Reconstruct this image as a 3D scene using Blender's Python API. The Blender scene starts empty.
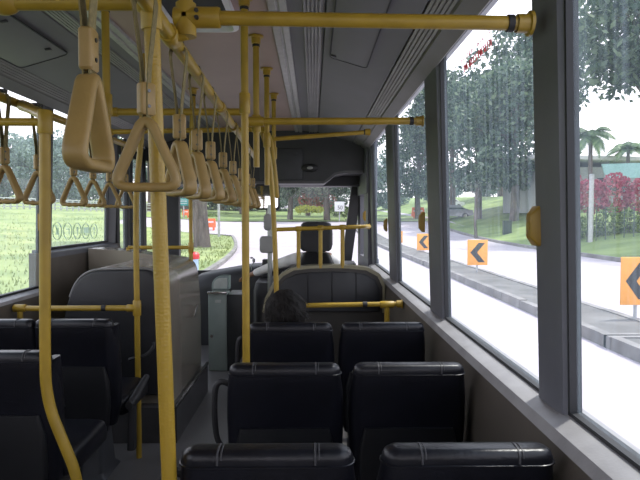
import bpy, bmesh, math, random
from mathutils import Vector, Matrix, Quaternion, noise as mnoise
random.seed(7)
PI = math.pi
SC = bpy.context.scene
COL = SC.collection
CAMZ = 1.45
F = 560.0
# ------------------------------------------------------------------ camera
cd = bpy.data.cameras.new('camera'); cam = bpy.data.objects.new('camera', cd); COL.objects.link(cam)
cd.sensor_width = 36; cd.lens = 36*F/640; cd.clip_start = 0.02; cd.clip_end = 600
YAW = math.atan(7/F); PIT = math.atan(24/F)
cam.location = (0, 0, CAMZ)
cam.rotation_euler = (PI/2 - PIT, 0, -YAW)
SC.camera = cam
_R = cam.rotation_euler.to_matrix()
def at(px, py, Y):
    d = _R @ Vector(((px-320)/F, (240-py)/F, -1))
    return Vector((0, 0, CAMZ)) + d*(Y/d.y)

# ------------------------------------------------------------------ materials
def new_mat(name):
    m = bpy.data.materials.new(name); m.use_nodes = True
    return m, m.node_tree.nodes, m.node_tree.links, m.node_tree.nodes['Principled BSDF']
def mat(name, col, rough=.5, metal=0, var=.15, scale=8, bump=0, bscale=60, spec=.5, col2=None, coords='Object', kind='noise', stretch=None):
    m, N, L, b = new_mat(name)
    tc = N.new('ShaderNodeTexCoord'); mp = N.new('ShaderNodeMapping')
    L.new(tc.outputs[coords], mp.inputs[0])
    if stretch: mp.inputs['Scale'].default_value = stretch
    nz = N.new('ShaderNodeTexNoise'); nz.inputs['Scale'].default_value = scale; nz.inputs['Detail'].default_value = 4
    L.new(mp.outputs[0], nz.inputs['Vector'])
    r = N.new('ShaderNodeValToRGB')
    c2 = col2 or tuple(c*(1-var) for c in col)
    r.color_ramp.elements[0].color = (*c2, 1); r.color_ramp.elements[1].color = (*[min(1, c*(1+var*.5)) for c in col], 1)
    r.color_ramp.elements[0].position = .35; r.color_ramp.elements[1].position = .65
    L.new(nz.outputs[0], r.inputs[0]); L.new(r.outputs[0], b.inputs['Base Color'])
    b.inputs['Roughness'].default_value = rough; b.inputs['Metallic'].default_value = metal
    b.inputs['Specular IOR Level'].default_value = spec
    if bump:
        if kind == 'voronoi':
            t = N.new('ShaderNodeTexVoronoi'); o = t.outputs['Distance']
        else:
            t = N.new('ShaderNodeTexNoise'); o = t.outputs[0]
        t.inputs['Scale'].default_value = bscale
        if kind == 'voronoi': t.inputs['Randomness'].default_value = .45
        L.new(tc.outputs[coords], t.inputs['Vector'])
        bp = N.new('ShaderNodeBump'); bp.inputs['Strength'].default_value = bump; bp.inputs['Distance'].default_value = .004
        L.new(o, bp.inputs['Height']); L.new(bp.outputs[0], b.inputs['Normal'])
    return m
def glass_mat(name, tint, haze_lo, haze_hi, gloss=.05, streak=(14, 14, .7), hcol=(.78,.86,.9)):
    m, N, L, b = new_mat(name); N.remove(b)
    out = N['Material Output']
    tr = N.new('ShaderNodeBsdfTransparent'); tr.inputs[0].default_value = (*tint, 1)
    df = N.new('ShaderNodeBsdfTranslucent'); df.inputs[0].default_value = (*hcol, 1)
    gl = N.new('ShaderNodeBsdfGlossy'); gl.inputs['Roughness'].default_value = .02
    tc = N.new('ShaderNodeTexCoord'); mp = N.new('ShaderNodeMapping'); mp.inputs['Scale'].default_value = streak
    nz = N.new('ShaderNodeTexNoise'); nz.inputs['Scale'].default_value = 3; nz.inputs['Detail'].default_value = 5
    L.new(tc.outputs['Object'], mp.inputs[0]); L.new(mp.outputs[0], nz.inputs['Vector'])
    mr = N.new('ShaderNodeMapRange'); mr.inputs['From Min'].default_value = .35; mr.inputs['From Max'].default_value = .7
    mr.inputs['To Min'].default_value = haze_lo; mr.inputs['To Max'].default_value = haze_hi
    L.new(nz.outputs[0], mr.inputs['Value'])
    m1 = N.new('ShaderNodeMixShader'); L.new(mr.outputs[0], m1.inputs[0]); L.new(tr.outputs[0], m1.inputs[1]); L.new(df.outputs[0], m1.inputs[2])
    m2 = N.new('ShaderNodeMixShader'); m2.inputs[0].default_value = gloss; L.new(m1.outputs[0], m2.inputs[1]); L.new(gl.outputs[0], m2.inputs[2])
    L.new(m2.outputs[0], out.inputs['Surface'])
    return m
def leaf_mat(name, c1, c2, c3=None, tscale=.5):
    m, N, L, b = new_mat(name)
    g = N.new('ShaderNodeNewGeometry')
    r = N.new('ShaderNodeValToRGB'); r.color_ramp.elements[0].color = (*c1, 1); r.color_ramp.elements[1].color = (*c2, 1)
    if c3:
        e = r.color_ramp.elements.new(.5); e.color = (*c3, 1)
    L.new(g.outputs['Random Per Island'], r.inputs[0]); L.new(r.outputs[0], b.inputs['Base Color'])
    b.inputs['Roughness'].default_value = .6
    tl = N.new('ShaderNodeBsdfTranslucent'); L.new(r.outputs[0], tl.inputs[0])
    mx = N.new('ShaderNodeMixShader'); mx.inputs[0].default_value = .35
    L.new(b.outputs[0], mx.inputs[1]); L.new(tl.outputs[0], mx.inputs[2]); L.new(mx.outputs[0], N['Material Output'].inputs['Surface'])
    return m

M = {}
M['yellow'] = mat('yellow_powder_coat', (.68,.44,.045), .38, var=.12, scale=12)
M['yellow_dimple'] = mat('yellow_dimpled_coat', (.68,.44,.045), .36, var=.06, scale=3, bump=.3, bscale=125, kind='voronoi')
M['yellow_pl'] = mat('yellow_moulded_plastic', (.56,.37,.12), .45, var=.1, scale=20, bump=.1, bscale=200)
M['yellow_bright'] = mat('yellow_bell_plastic', (.70,.42,.05), .4, var=.08)
M['web'] = mat('pale_yellow_webbing', (.42,.34,.14), .8, var=.2, scale=120, bump=.3, bscale=500)
M['screw'] = mat('dark_steel', (.09,.09,.095), .35, .9)
M['chrome'] = mat('chrome', (.7,.7,.7), .15, 1, var=.05)
M['seat'] = mat('navy_black_leather', (.011,.012,.021), .42, var=.3, scale=9, bump=.2, bscale=140, spec=.3)
M['seat_top'] = mat('navy_black_leather_glossy', (.014,.015,.023), .34, var=.3, scale=14, bump=.2, bscale=90, spec=.38)  # slightly lighter and glossier than the main seat leather
M['stitch'] = mat('grey_stitching', (.045,.045,.05), .5)
M['seatshell'] = mat('black_plastic_shell', (.012,.013,.017), .45, bump=.2, bscale=300)
M['black'] = mat('black_rubber', (.015,.015,.017), .6, bump=.2)
M['darkgrey'] = mat('dark_grey_plastic', (.035,.037,.042), .5, bump=.15, bscale=200)
M['floor'] = mat('grey_speckled_vinyl', (.20,.19,.19), .4, var=.35, scale=220, bump=.2, bscale=300)
M['ceil'] = mat('grey_ceiling_laminate', (.22,.22,.23), .55, var=.06, scale=3)
M['ceil_mid'] = mat('warm_ceiling_laminate', (.46,.33,.29), .5, var=.06, scale=3)
M['strip'] = mat('white_aluminium_strip', (.62,.61,.58), .35, .15, var=.12, scale=25)
M['rib'] = mat('pale_ribbed_moulding', (.42,.41,.40), .45, .1, var=.12, scale=6)
M['cove'] = mat('grey_cove_moulding', (.27,.265,.26), .5, var=.08, scale=5)
M['pillar'] = mat('slate_grey_pillar_trim', (.135,.14,.165), .5, var=.08, scale=7, bump=.1, bscale=260)
M['wall'] = mat('taupe_wall_laminate', (.235,.205,.17), .5, var=.12, scale=5, bump=.1, bscale=200)
M['sill'] = mat('pale_grey_sill', (.46,.45,.46), .45, var=.14, scale=9, bump=.1, bscale=120)
M['gasket'] = mat('black_window_gasket', (.02,.022,.026), .6)
M['ext'] = mat('painted_bus_skin', (.35,.36,.38), .4)
M['box'] = mat('taupe_gloss_panel', (.29,.255,.205), .2, var=.08, scale=4, bump=.08, bscale=60)
M['pad'] = mat('charcoal_padding', (.03,.031,.036), .5, var=.2, bump=.25, bscale=150)
M['kick'] = mat('dark_kick_plate', (.075,.073,.075), .35, var=.2)
M['trimsteel'] = mat('brushed_edge_trim', (.5,.5,.5), .25, .9, stretch=(1,40,1))
M['bulk'] = mat('charcoal_bulkhead', (.055,.058,.064), .55, var=.1)
M['bulk2'] = mat('grey_header_lip', (.13,.13,.135), .45, var=.1)
M['cream'] = mat('cream_edge_moulding', (.50,.46,.30), .4, var=.1)
M['partition'] = mat('dark_taupe_partition', (.085,.078,.07), .45, var=.15, scale=4)
M['fare'] = mat('grey_green_enamel', (.36,.43,.40), .4, var=.06)
M['faredark'] = mat('dark_machine_side', (.03,.035,.038), .4)
M['label'] = mat('pale_label', (.55,.58,.55), .6)
M['paleplastic'] = mat('pale_grey_plastic', (.55,.56,.55), .45, var=.06)
M['polegrey'] = mat('grey_steel_pole', (.36,.38,.38), .3, .6)
M['hair'] = mat('black_hair', (.013,.011,.010), .65, spec=.2, var=.5, scale=60, bump=.8, bscale=260, stretch=(1,1,.15))
M['skin'] = mat('brown_skin', (.30,.16,.095), .5, var=.1, bump=.1, bscale=200)
M['shirt'] = mat('off_white_shirt_cloth', (.75,.75,.74), .8, var=.12, scale=9, bump=.3, bscale=40)
M['shirtdark'] = mat('dark_navy_cloth', (.02,.022,.035), .85, var=.2, scale=9, bump=.3, bscale=40)
M['trousers'] = mat('charcoal_trouser_cloth', (.02,.02,.023), .85, var=.2)
M['mirror'] = mat('mirror_glass', (.8,.82,.82), .03, 1, var=.02)
M['road'] = mat('sunlit_asphalt', (.40,.36,.395), .85, var=.09, scale=.6, bump=.3, bscale=30, coords='Object')
M['kerb'] = mat('weathered_kerb_concrete', (.21,.20,.195), .85, var=.3, scale=2.2, bump=.3, bscale=14)
M['kerbtop'] = mat('median_paving', (.135,.13,.125), .85, var=.3, scale=1.4, bump=.3, bscale=10)
M['grass'] = mat('sunlit_grass', (.25,.30,.11), .9, scale=.35, col2=(.15,.21,.07), bump=.6, bscale=25)
M['grass_r'] = mat('verge_grass', (.21,.28,.09), .9, scale=.5, col2=(.11,.17,.05), bump=.6, bscale=25)
M['blade'] = leaf_mat('grass_blades', (.15,.20,.06), (.30,.34,.13), (.22,.27,.09))
M['bark'] = mat('grey_brown_bark', (.13,.105,.095), .9, var=.45, scale=5, bump=.8, bscale=18, stretch=(1,1,.25))
M['leaf'] = leaf_mat('raintree_leaves', (.022,.05,.04), (.19,.26,.16), (.07,.12,.08))
M['leaf_hazed'] = leaf_mat('haze_tinted_leaves', (.16,.23,.22), (.32,.40,.34), (.23,.31,.28))  # air haze put into the leaf colour: paler and bluer than near leaves
M['leaf_palm'] = leaf_mat('palm_leaflets', (.10,.18,.10), (.24,.34,.17))
M['leaf_red'] = leaf_mat('red_hedge_leaves', (.45,.05,.12), (.62,.25,.30), (.40,.10,.14))
M['leaf_green'] = leaf_mat('hedge_leaves', (.05,.11,.03), (.22,.30,.08))
M['leaf_lime'] = leaf_mat('lime_shrub_leaves', (.40,.46,.06), (.60,.62,.12))
M['flower'] = leaf_mat('flower_shrub_leaves', (.55,.12,.12), (.14,.22,.07), (.5,.22,.18))
M['orange'] = mat('orange_sign_face', (.85,.36,.05), .5, var=.06)
M['signblack'] = mat('black_sign_film', (.012,.013,.017), .5)
M['barrier'] = mat('orange_barrier_plastic', (.9,.16,.05), .5, var=.1)
M['white'] = mat('white_paint', (.75,.75,.76), .5, var=.05)
M['red'] = mat('red_paint', (.65,.03,.03), .45, var=.05)
M['blue'] = mat('pale_blue_paint', (.35,.5,.68), .45)
M['teal'] = mat('teal_sign_paint', (.03,.24,.22), .5)
M['awning'] = mat('pale_teal_awning', (.30,.52,.50), .6, var=.1)
M['bldg'] = mat('grey_building_wall', (.33,.34,.35), .8, var=.1)
M['roofpale'] = mat('pale_roof_edge', (.62,.62,.63), .7)
M['fence'] = mat('pale_grey_fence', (.42,.44,.42), .7, var=.1)
M['fencedark'] = mat('dark_green_fence', (.04,.06,.05), .6)
M['galv'] = mat('galvanised_post', (.42,.43,.44), .5, .3)
M['carwhite'] = mat('white_car_paint', (.8,.8,.8), .25)
M['cargrey'] = mat('grey_car_paint', (.32,.33,.35), .25, .3)
M['carglass'] = mat('dark_car_glass', (.02,.03,.035), .08)
M['tyre'] = mat('tyre_rubber', (.015,.015,.015), .8)
M['sticker'] = None
M['redtext'] = mat('red_lettering_film', (.55,.06,.07), .6)
M['glass'] = glass_mat('streaked_window_glass', (.92,.95,.96), .035, .10, streak=(15, 15, .3), hcol=(.62,.80,.95))
M['glass_l'] = glass_mat('left_window_glass', (.93,.96,.97), .08, .16, streak=(8,8,.3), hcol=(.74,.86,.95))
M['sticker'] = glass_mat('faint_grey_sticker', (.62,.68,.60), .25, .35, gloss=0)
M['glass_f'] = glass_mat('windscreen_glass', (.92,.95,.95), .02, .06, streak=(4,4,2))

def dim(keys, k):
    for q in keys:
        for nd in M[q].node_tree.nodes:
            if nd.type == 'VALTORGB':
                for e in nd.color_ramp.elements: e.color = (*[c*k for c in e.color[:3]], 1)
dim(['ceil','rib','cove'], .6)
dim(['ceil_mid'], .75)
dim(['pillar'], .88)
dim(['box'], .82)
dim(['trimsteel'], .42)
dim(['wall'], .42)
dim(['strip'], .55)
dim(['sill'], .62)
dim(['floor','kick'], .85)
dim(['bulk','bulk2','partition','pad'], .5)
dim(['yellow','yellow_dimple','yellow_pl','yellow_bright','web'], .47)
dim(['cream','paleplastic'], .5)
dim(['yellow_pl','yellow','yellow_dimple'], 1.12)
dim(['seat','seat_top','seatshell'], .48)

# ------------------------------------------------------------------ mesh builder
class MB:
    def __init__(s): s.bm = bmesh.new()
    def box(s, c, d, rot=None, bevel=0):
        mtx = Matrix.Translation(Vector(c)) @ ((rot or Matrix()).to_4x4()) @ Matrix.Diagonal((d[0], d[1], d[2], 1))
        r = bmesh.ops.create_cube(s.bm, size=1, matrix=mtx)
        if bevel:
            es = list({e for v in r['verts'] for e in v.link_edges})
            bmesh.ops.bevel(s.bm, geom=es, offset=bevel, segments=3, profile=.5, affect='EDGES')
        return s
    def tube(s, pts, r, n=12, cap=True, smooth=0, sx=1):
        pts = [Vector(p) for p in pts]
        rs = r if isinstance(r, (list, tuple)) else [r]*len(pts)
        if smooth:
            pts, rs = catmull(pts, rs, smooth)
        s.sweep(pts, lambda k: [(math.cos(2*PI*i/n)*rs[k]*sx, math.sin(2*PI*i/n)*rs[k]) for i in range(n)], cap)
        return s
    def sweep(s, pts, sec, cap=True, closed=False, up=None):
        rings = []; m = len(pts); prevn = None
        for k, p in enumerate(pts):
            a = pts[(k-1) % m] if (closed or k > 0) else pts[k]
            b = pts[(k+1) % m] if (closed or k < m-1) else pts[k]
            t = (b-a).normalized()
            if up is not None: nrm = up - t*up.dot(t)
            elif prevn is None:
                h = Vector((0,0,1)) if abs(t.z) < .9 else Vector((1,0,0)); nrm = h - t*h.dot(t)
            else: nrm = prevn - t*prevn.dot(t)
            nrm.normalize(); prevn = nrm; bn = t.cross(nrm)
            rings.append([s.bm.verts.new(p + nrm*x + bn*y) for x, y in sec(k)])
        n = len(rings[0])
        for k in range(m if closed else m-1):
            A, B = rings[k], rings[(k+1) % m]
            for i in range(n):
                j = (i+1) % n
                s.bm.faces.new((A[i], A[j], B[j], B[i]))
        if cap and not closed:
            s.bm.faces.new(rings[0][::-1]); s.bm.faces.new(rings[-1])
    def loft(s, rings, cap=True, closed=True):
        R_ = [[s.bm.verts.new(p) for p in ring] for ring in rings]; n = len(R_[0])
        for A, B in zip(R_, R_[1:]):
            for i in range(n if closed else n-1):
                j = (i+1) % n
                s.bm.faces.new((A[i], A[j], B[j], B[i]))
        if cap and closed:
            s.bm.faces.new(R_[0][::-1]); s.bm.faces.new(R_[-1])
        return s
    def prism(s, poly, d):       # poly: list of 3D points, extruded by vector d
        d = Vector(d); A = [Vector(p) for p in poly]
        return s.loft([A, [p+d for p in A]])
    def ball(s, c, r, seg=14, sc=(1,1,1), rot=None):
        mtx = Matrix.Translation(Vector(c)) @ ((rot or Matrix()).to_4x4()) @ Matrix.Diagonal((*sc, 1))
        bmesh.ops.create_uvsphere(s.bm, u_segments=seg, v_segments=max(6, seg*2//3), radius=r, matrix=mtx); return s
    def quad(s, a, b, c, d):
        s.bm.faces.new([s.bm.verts.new(p) for p in (a, b, c, d)]); return s
    def build(s, name, m, parent=None, sharp=40, fix=True):
        if fix: bmesh.ops.recalc_face_normals(s.bm, faces=s.bm.faces)
        me = bpy.data.meshes.new(name); s.bm.to_mesh(me); s.bm.free()
        return link(name, me, m, parent, sharp)
def link(name, me, m, parent=None, sharp=40):
    for x in (m if isinstance(m, (list, tuple)) else [m]): me.materials.append(x)
    if sharp is not None:
        me.shade_smooth(); me.set_sharp_from_angle(angle=math.radians(sharp))
    o = bpy.data.objects.new(name, me); COL.objects.link(o)
    if parent: o.parent = parent
    return o
def catmull(P, rs, sub):
    out = []; ro = []
    n = len(P)
    for i in range(n-1):
        p0, p1, p2, p3 = P[max(i-1,0)], P[i], P[i+1], P[min(i+2,n-1)]
        for k in range(sub):
            t = k/sub
            out.append(.5*((2*p1)+(p2-p0)*t+(2*p0-5*p1+4*p2-p3)*t*t+(3*p1-p0-3*p2+p3)*t**3)); ro.append(rs[i]*(1-t)+rs[i+1]*t)
    out.append(P[-1]); ro.append(rs[-1])
    return out, ro
def rrect(cx, cy, hx, hy, r, z, k=5):
    r = min(r, hx*.999, hy*.999); out = []
    for qx, qy, a0 in ((1,1,0), (-1,1,PI/2), (-1,-1,PI), (1,-1,1.5*PI)):
        for i in range(k):
            a = a0 + (PI/2)*i/(k-1)
            out.append(Vector((cx+qx*(hx-r)+r*math.cos(a), cy+qy*(hy-r)+r*math.sin(a), z)))
    return out
def fillet(P, r, k=6):
    """round the corners of a polyline of 3D points"""
    P = [Vector(p) for p in P]; out = [P[0]]
    for a, b, c in zip(P, P[1:], P[2:]):
        u = (a-b); v = (c-b); d = min(r, u.length*.49, v.length*.49)
        p0 = b + u.normalized()*d; p1 = b + v.normalized()*d
        for i in range(k+1):
            t = i/k; out.append(p0*(1-t)**2 + b*2*t*(1-t) + p1*t*t)
    out.append(P[-1]); return out
def tag(o, label=None, cat=None, group=None, kind=None):
    if label: o['label'] = label
    if cat: o['category'] = cat
    if group: o['group'] = group
    if kind: o['kind'] = kind
    return o
def thing(name, loc, label, cat, group=None, rz=0):
    o = bpy.data.objects.new(name, None); COL.objects.link(o); o.location = loc; o.rotation_euler.z = rz
    o.empty_display_size = .1
    return tag(o, label, cat, group)
def dup(root, loc=None, rz=None, label=None, scale=None, group=None):
    r = root.copy(); COL.objects.link(r)
    if loc is not None: r.location = loc
    if rz is not None: r.rotation_euler.z = rz
    if scale is not None: r.scale = scale if hasattr(scale, '__len__') else (scale,)*3
    if label: r['label'] = label
    if group: r['group'] = group
    for ch in list(root.children):
        c = ch.copy(); COL.objects.link(c); c.parent = r
        for g in ch.children:
            d = g.copy(); COL.objects.link(d); d.parent = c
    return r
def struct(mb, name, m, parent=None, sharp=40):
    o = mb.build(name, m, parent, sharp)
    if parent is None: o['kind'] = 'structure'
    return o

# ================================================================== BUS SHELL
Y0, Y1 = -3.4, 6.3           # saloon ceiling from back to front bulkhead
MID = -.59
def mir(x): return 2*MID - x
FRONT = 7.15
# floor
fb = MB(); fb.box((MID, (Y0+FRONT)/2, -.04), (2.48, FRONT-Y0, .08)); struct(fb, 'floor', M['floor'])
# ceiling: profile strips (x, z) right half
CZ = 2.40
def strip(name, prof, m, both=True, th=.02, y0=Y0, y1=Y1):
    for side in ((0, 1) if both else (0,)):
        P = [(mir(x) if side else x, z) for x, z in prof]
        poly = [Vector((x, y0, z)) for x, z in P] + [Vector((x, y0, z+th)) for x, z in P[::-1]]
        mb = MB(); mb.prism(poly, (0, y1-y0, 0))
        nm = name + ('_left' if side else '_right')
        struct(mb, nm, m, sharp=25)
cb = MB(); cb.prism([(mir(-.2), Y0, CZ), (-.2, Y0, CZ), (-.2, Y0, CZ+.03), (mir(-.2), Y0, CZ+.03)], (0, Y1-Y0, 0))
struct(cb, 'ceiling', M['ceil_mid'])
strip('trim_1', [(-.205, CZ+.0), (-.2, CZ-.014), (-.17, CZ-.014), (-.165, CZ-.008), (-.155, CZ-.008), (-.15, CZ-.016), (-.12, CZ-.016), (-.118, CZ)], M['strip'])
strip('trim_2', [(-.118, CZ-.004), (-.045, CZ-.01)], M['ceil'])
rib = [(-.045, CZ-.012)]
for i in range(5):
    x = -.045 + i*.018
    rib += [(x+.002, CZ-.020), (x+.011, CZ-.020), (x+.013, CZ-.011), (x+.018, CZ-.011)]
rib += [(.05, CZ-.016)]
strip('trim_3', rib, M['rib'])
strip('trim_4', [(.05, CZ-.012), (.056, CZ-.004), (.062, CZ-.016), (.25, 2.335), (.44, 2.272), (.45, 2.285)], M['ceil'])
cv = []
for i in range(5):
    t0 = i/5
    x = .452+.083*t0; z = 2.272-.04*t0
    cv += [(x, z), (x+.010, z-.007), (x+.0125, z+.002), (x+.0165, z-.0005)]
strip('trim_5', cv+[(.538, 2.228)], M['rib'])
strip('trim_6', [(.538, 2.224), (.575, 2.203), (.602, 2.184), (.611, 2.188), (.624, 2.25)], M['cove'])
# roof skin above
rb = MB(); rb.loft([[Vector((x, y, z)) for x, z in ((.70,2.262),(.69,2.34),(.60,2.45),(.3,2.52),(mir(.3),2.52),(mir(.60),2.45),(mir(.69),2.34),(mir(.70),2.262),(mir(.66),2.262),(mir(.65),2.34),(mir(.56),2.43),(mir(.3),2.49),(.3,2.49),(.56,2.43),(.65,2.34),(.66,2.262))] for y in (Y0, FRONT+.05)])
struct(rb, 'roof', M['ext'])
# side walls
SW = .607; GX = .665
def wallR(x): return x
ZS_R = .917
# right wall below the sill
w = MB(); w.prism([(.60, Y0, 0), (.60, Y0, .80), (.612, Y0, .895), (.72, Y0, .895), (.74, Y0, 0)], (0, 6.05-Y0, 0))
w.box((.606, (Y0+6)/2, .06), (.02, 6-Y0, .12)); struct(w, 'wall_right', M['wall'])
w = MB(); w.prism([(.596, Y0, .888), (SW, Y0, .917), (GX-.005, Y0, .936), (.72, Y0, .936), (.72, Y0, .888)], (0, 6.05-Y0, 0)); struct(w, 'trim_7', M['sill'])
# windows header right/left (frame band above glass)
for s in (0, 1):
    mx = mir if s else wallR
    w = MB(); w.prism([(mx(.612), Y0, 2.262), (mx(.612), Y0, 2.242), (mx(.66), Y0, 2.242), (mx(.66), Y0, 2.32), (mx(.62), Y0, 2.32)], (0, 6.05-Y0, 0)); struct(w, 'trim_8' if not s else 'trim_9', M['cove'])
def px_pillar(name, y0, y1, s=0, zb=.93, m='pillar'):
    mx = mir if s else wallR
    w = MB()
    lo = [Vector((mx(.652), y0+.008, zb)), Vector((mx(.647), y0+.03, zb)), Vector((mx(.647), y1-.012, zb)), Vector((mx(.650), y1-.004, zb)), Vector((mx(.66), y1, zb)), Vector((mx(.671), y1, zb)), Vector((mx(.671), y0, zb)), Vector((mx(.66), y0, zb))]
    hi = [p + Vector(((1 if s else -1)*(.044 if k < 4 else .036)*(2.25-zb)/1.23, 0, 2.25-zb)) for k, p in enumerate(lo)]
    w.loft([lo, hi]); return struct(w, name, M[m], sharp=20)
PR = [(-2.98,-2.8), (-1.5,-1.32), (-.06,.12), (1.42,1.585), (2.78,3.07), (4.32,4.71), (5.95,6.15)]
for i, (a, b) in enumerate(PR): px_pillar('trim_%d' % (10+i), a, b)
ZL = .965; ZL2 = 1.215
PL = [(-2.98,-2.8), (-1.3,-1.1), (.5,.7), (2.1,2.25), (3.79,3.93), (5.02,5.2)]
for i, (a, b) in enumerate(PL): px_pillar('trim_%d' % (20+i), a, b, 1, .9 if i < 4 else 1.1)
def window(name, y0, y1, zb, s, gm, zt=2.25):
    mx = mir if s else wallR
    f = MB(); g = .016
    def gx(z): return .672 - .036*(z-.93)/1.23
    def bar(ya, za, yb, zc):
        P = [Vector((mx(gx(z)+dx), y, z)) for (y, z) in ((ya,za),(yb,za),(yb,zc),(ya,zc)) for dx in (0,)]
        Q = [p + Vector(((-1 if s else 1)*.02, 0, 0)) for p in P]
        P = [p - Vector(((-1 if s else 1)*.012, 0, 0)) for p in P]
        f.loft([P, Q])
    bar(y0, zb, y1, zb+g); bar(y0, zt-g, y1, zt); bar(y0, zb, y0+g, zt); bar(y1-g, zb, y1, zt)
    fr = struct(f, name, M['gasket'])
    p = MB(); p.quad(*[Vector((mx(gx(z)+.006), y, z)) for y, z in ((y0+.008,zb+.004),(y1-.008,zb+.004),(y1-.008,zt-.004),(y0+.008,zt-.004))])
    p.build('pane', M[gm], fr); return fr
n = 1
for (a, b), (c, d) in zip(PR, PR[1:]):
    window('window_%d' % n, b-.006, c+.006, .93, 0, 'glass'); n += 1
for k, ((a, b), (c, d)) in enumerate(zip(PL, PL[1:])):
    window('window_%d' % n, b-.006, c+.006, ZL if k < 4 else ZL2, 1, 'glass_l'); n += 1
# left wall below the windows
w = MB(); w.prism([(mir(.60), Y0, 0), (mir(.60), Y0, ZL-.04), (mir(.612), Y0, ZL-.015), (mir(.72), Y0, ZL-.015), (mir(.74), Y0, 0)], (0, 3.8-Y0, 0))
w.prism([(mir(.60), 3.76, 0), (mir(.60), 3.76, ZL2-.05), (mir(.612), 3.76, ZL2-.015), (mir(.72), 3.76, ZL2-.015), (mir(.74), 3.76, 0)], (0, 5.2-3.76, 0))
struct(w, 'wall_left', M['wall'])
w = MB(); w.prism([(mir(.596), Y0, ZL-.03), (mir(SW), Y0, ZL-.012), (mir(GX), Y0, ZL+.004), (mir(.72), Y0, ZL+.004), (mir(.72), Y0, ZL-.03)], (0, 3.78-Y0, 0)); struct(w, 'trim_30', M['sill'])
w = MB(); w.prism([(mir(.596), 3.80, ZL2-.05), (mir(SW), 3.80, ZL2-.02), (mir(GX), 3.80, ZL2+.004), (mir(.72), 3.80, ZL2+.004), (mir(.72), 3.80, ZL2-.05)], (0, 5.12-3.80, 0)); struct(w, 'trim_31', M['pillar'])
# rear wall
w = MB(); w.box((MID, Y0-.03, .5), (2.6, .06, 1.0)); w.box((MID, Y0-.03, 2.25), (2.6, .06, .5)); w.box((mir(.62), Y0-.03, 1.5), (.14, .06, 1.2)); w.box((.62, Y0-.03, 1.5), (.14, .06, 1.2)); struct(w, 'wall_back', M['wall'])
# front door (left): posts and glazing
dr = MB()
for ya, yb in ((5.2, 5.28), (5.5, 5.56), (5.62, 5.68), (6.0, 6.12)):
    dr.box((mir(.655), (ya+yb)/2, 1.07), (.05, yb-ya, 2.14), bevel=.006)
dr.box((mir(.655), 5.66, .1), (.045, .9, .2)); dr.box((mir(.655), 5.66, 2.1), (.045, .9, .14))
do = struct(dr, 'door_1', M['gasket'])
dp = MB(); dp.quad(*[Vector((mir(.66), y, z)) for y, z in ((5.22,.15),(6.1,.15),(6.1,2.1),(5.22,2.1))]); dp.build('pane', M['glass_l'], do)
hd = MB(); hd.tube([(mir(.61), 5.59, .9), (mir(.58), 5.59, .95), (mir(.58), 5.59, 1.35), (mir(.61), 5.59, 1.4)], .012, smooth=4); hd.build('door_handle', M['yellow'], do)
# panel between the door and front left pillar (above/below)
w = MB(); w.box((mir(.665), 6.62, .5), (.06, 1.0, 1.0)); w.box((mir(.665), 6.62, 2.2), (.06, 1.0, .3)); struct(w, 'wall_left_front', M['bulk'])
# right front side: driver's quarter window wall
w = MB()
w.prism([(.60, 6.1, 0), (.60, 6.1, 1.02), (.56, 7.0, 1.02), (.56, 7.0, 0), (.66, 7.0, 0), (.72, 6.1, 0)][:0] or [(.60, 6.1, 0), (.72, 6.1, 0), (.66, 7.1, 0), (.57, 7.1, 0)], (0, 0, .98))
w.prism([(.58, 6.1, 1.70), (.70, 6.1, 1.70), (.64, 7.1, 1.70), (.55, 7.1, 1.70)], (0, 0, .6))
w.prism([(.60, 6.12, .98), (.70, 6.12, .98), (.69, 6.45, .98), (.585, 6.45, .98)], (0, 0, .8))
w.prism([(.585, 6.95, .98), (.68, 6.95, .98), (.67, 7.1, .98), (.57, 7.1, .98)], (0, 0, .8))
qw = struct(w, 'wall_right_front', M['pillar'])
# windscreen, pillars, header, bulkhead
WB, WT = .80, 1.82
w = MB(); w.loft([[at(342,262,7.0)+Vector(v) for v in ((0,0,0),(.12,0,0),(.12,.12,0),(0,.12,0))], [at(353.5,184,7.0)+Vector(v) for v in ((-.02,0,0),(.11,0,0),(.11,.12,0),(-.02,.12,0))]])
w.box((.5, 7.06, .4), (.24, .1, .84)); struct(w, 'trim_40', M['bulk'])
w = MB(); w.loft([[Vector((x, y, z)) for x, y in ((-1.86,6.85),(-1.66,6.95),(-1.66,7.05),(-1.86,7.05))] for z in (0, 2.3)]); struct(w, 'trim_41', M['bulk'])
w = MB(); w.box((MID, FRONT-.03, .38), (2.45, .06, .76)); struct(w, 'wall_front', M['bulk'])
w = MB(); w.quad((-1.84, FRONT-.04, .74), (.66, FRONT-.04, .74), (.62, FRONT-.1, 2.0), (-1.80, FRONT-.1, 2.0)); ws = struct(w, 'window_20', M['glass_f'], sharp=None)
w = MB(); w.box((MID, 6.92, 2.10), (2.40, .30, .58), bevel=.02); struct(w, 'trim_42', M['bulk'])
# destination-box bulkhead with raised right end
zl = lambda py: at(300, py, 6.3).z
P = [(-1.84, 6.3, zl(184)), (at(324,0,6.3).x, 6.3, zl(183.5)), (at(329,0,6.3).x, 6.3, zl(180)), (at(335,0,6.3).x, 6.3, zl(175)), (at(345,0,6.3).x, 6.3, zl(173)), (.63, 6.3, zl(173)), (.63, 6.3, 2.45), (-1.84, 6.3, 2.45)]
w = MB(); w.prism(P, (0, .42, 0)); struct(w, 'trim_43', M['bulk'])
w = MB(); lp = [Vector(p) for p in P[:6]]
w.sweep([Vector((p.x, 6.292, p.z+.012)) for p in lp], lambda k: [(-.014,-.012),(.014,-.012),(.014,.012),(-.014,.012)], up=Vector((0,0,1))); struct(w, 'trim_44', M['bulk2'])
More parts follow.
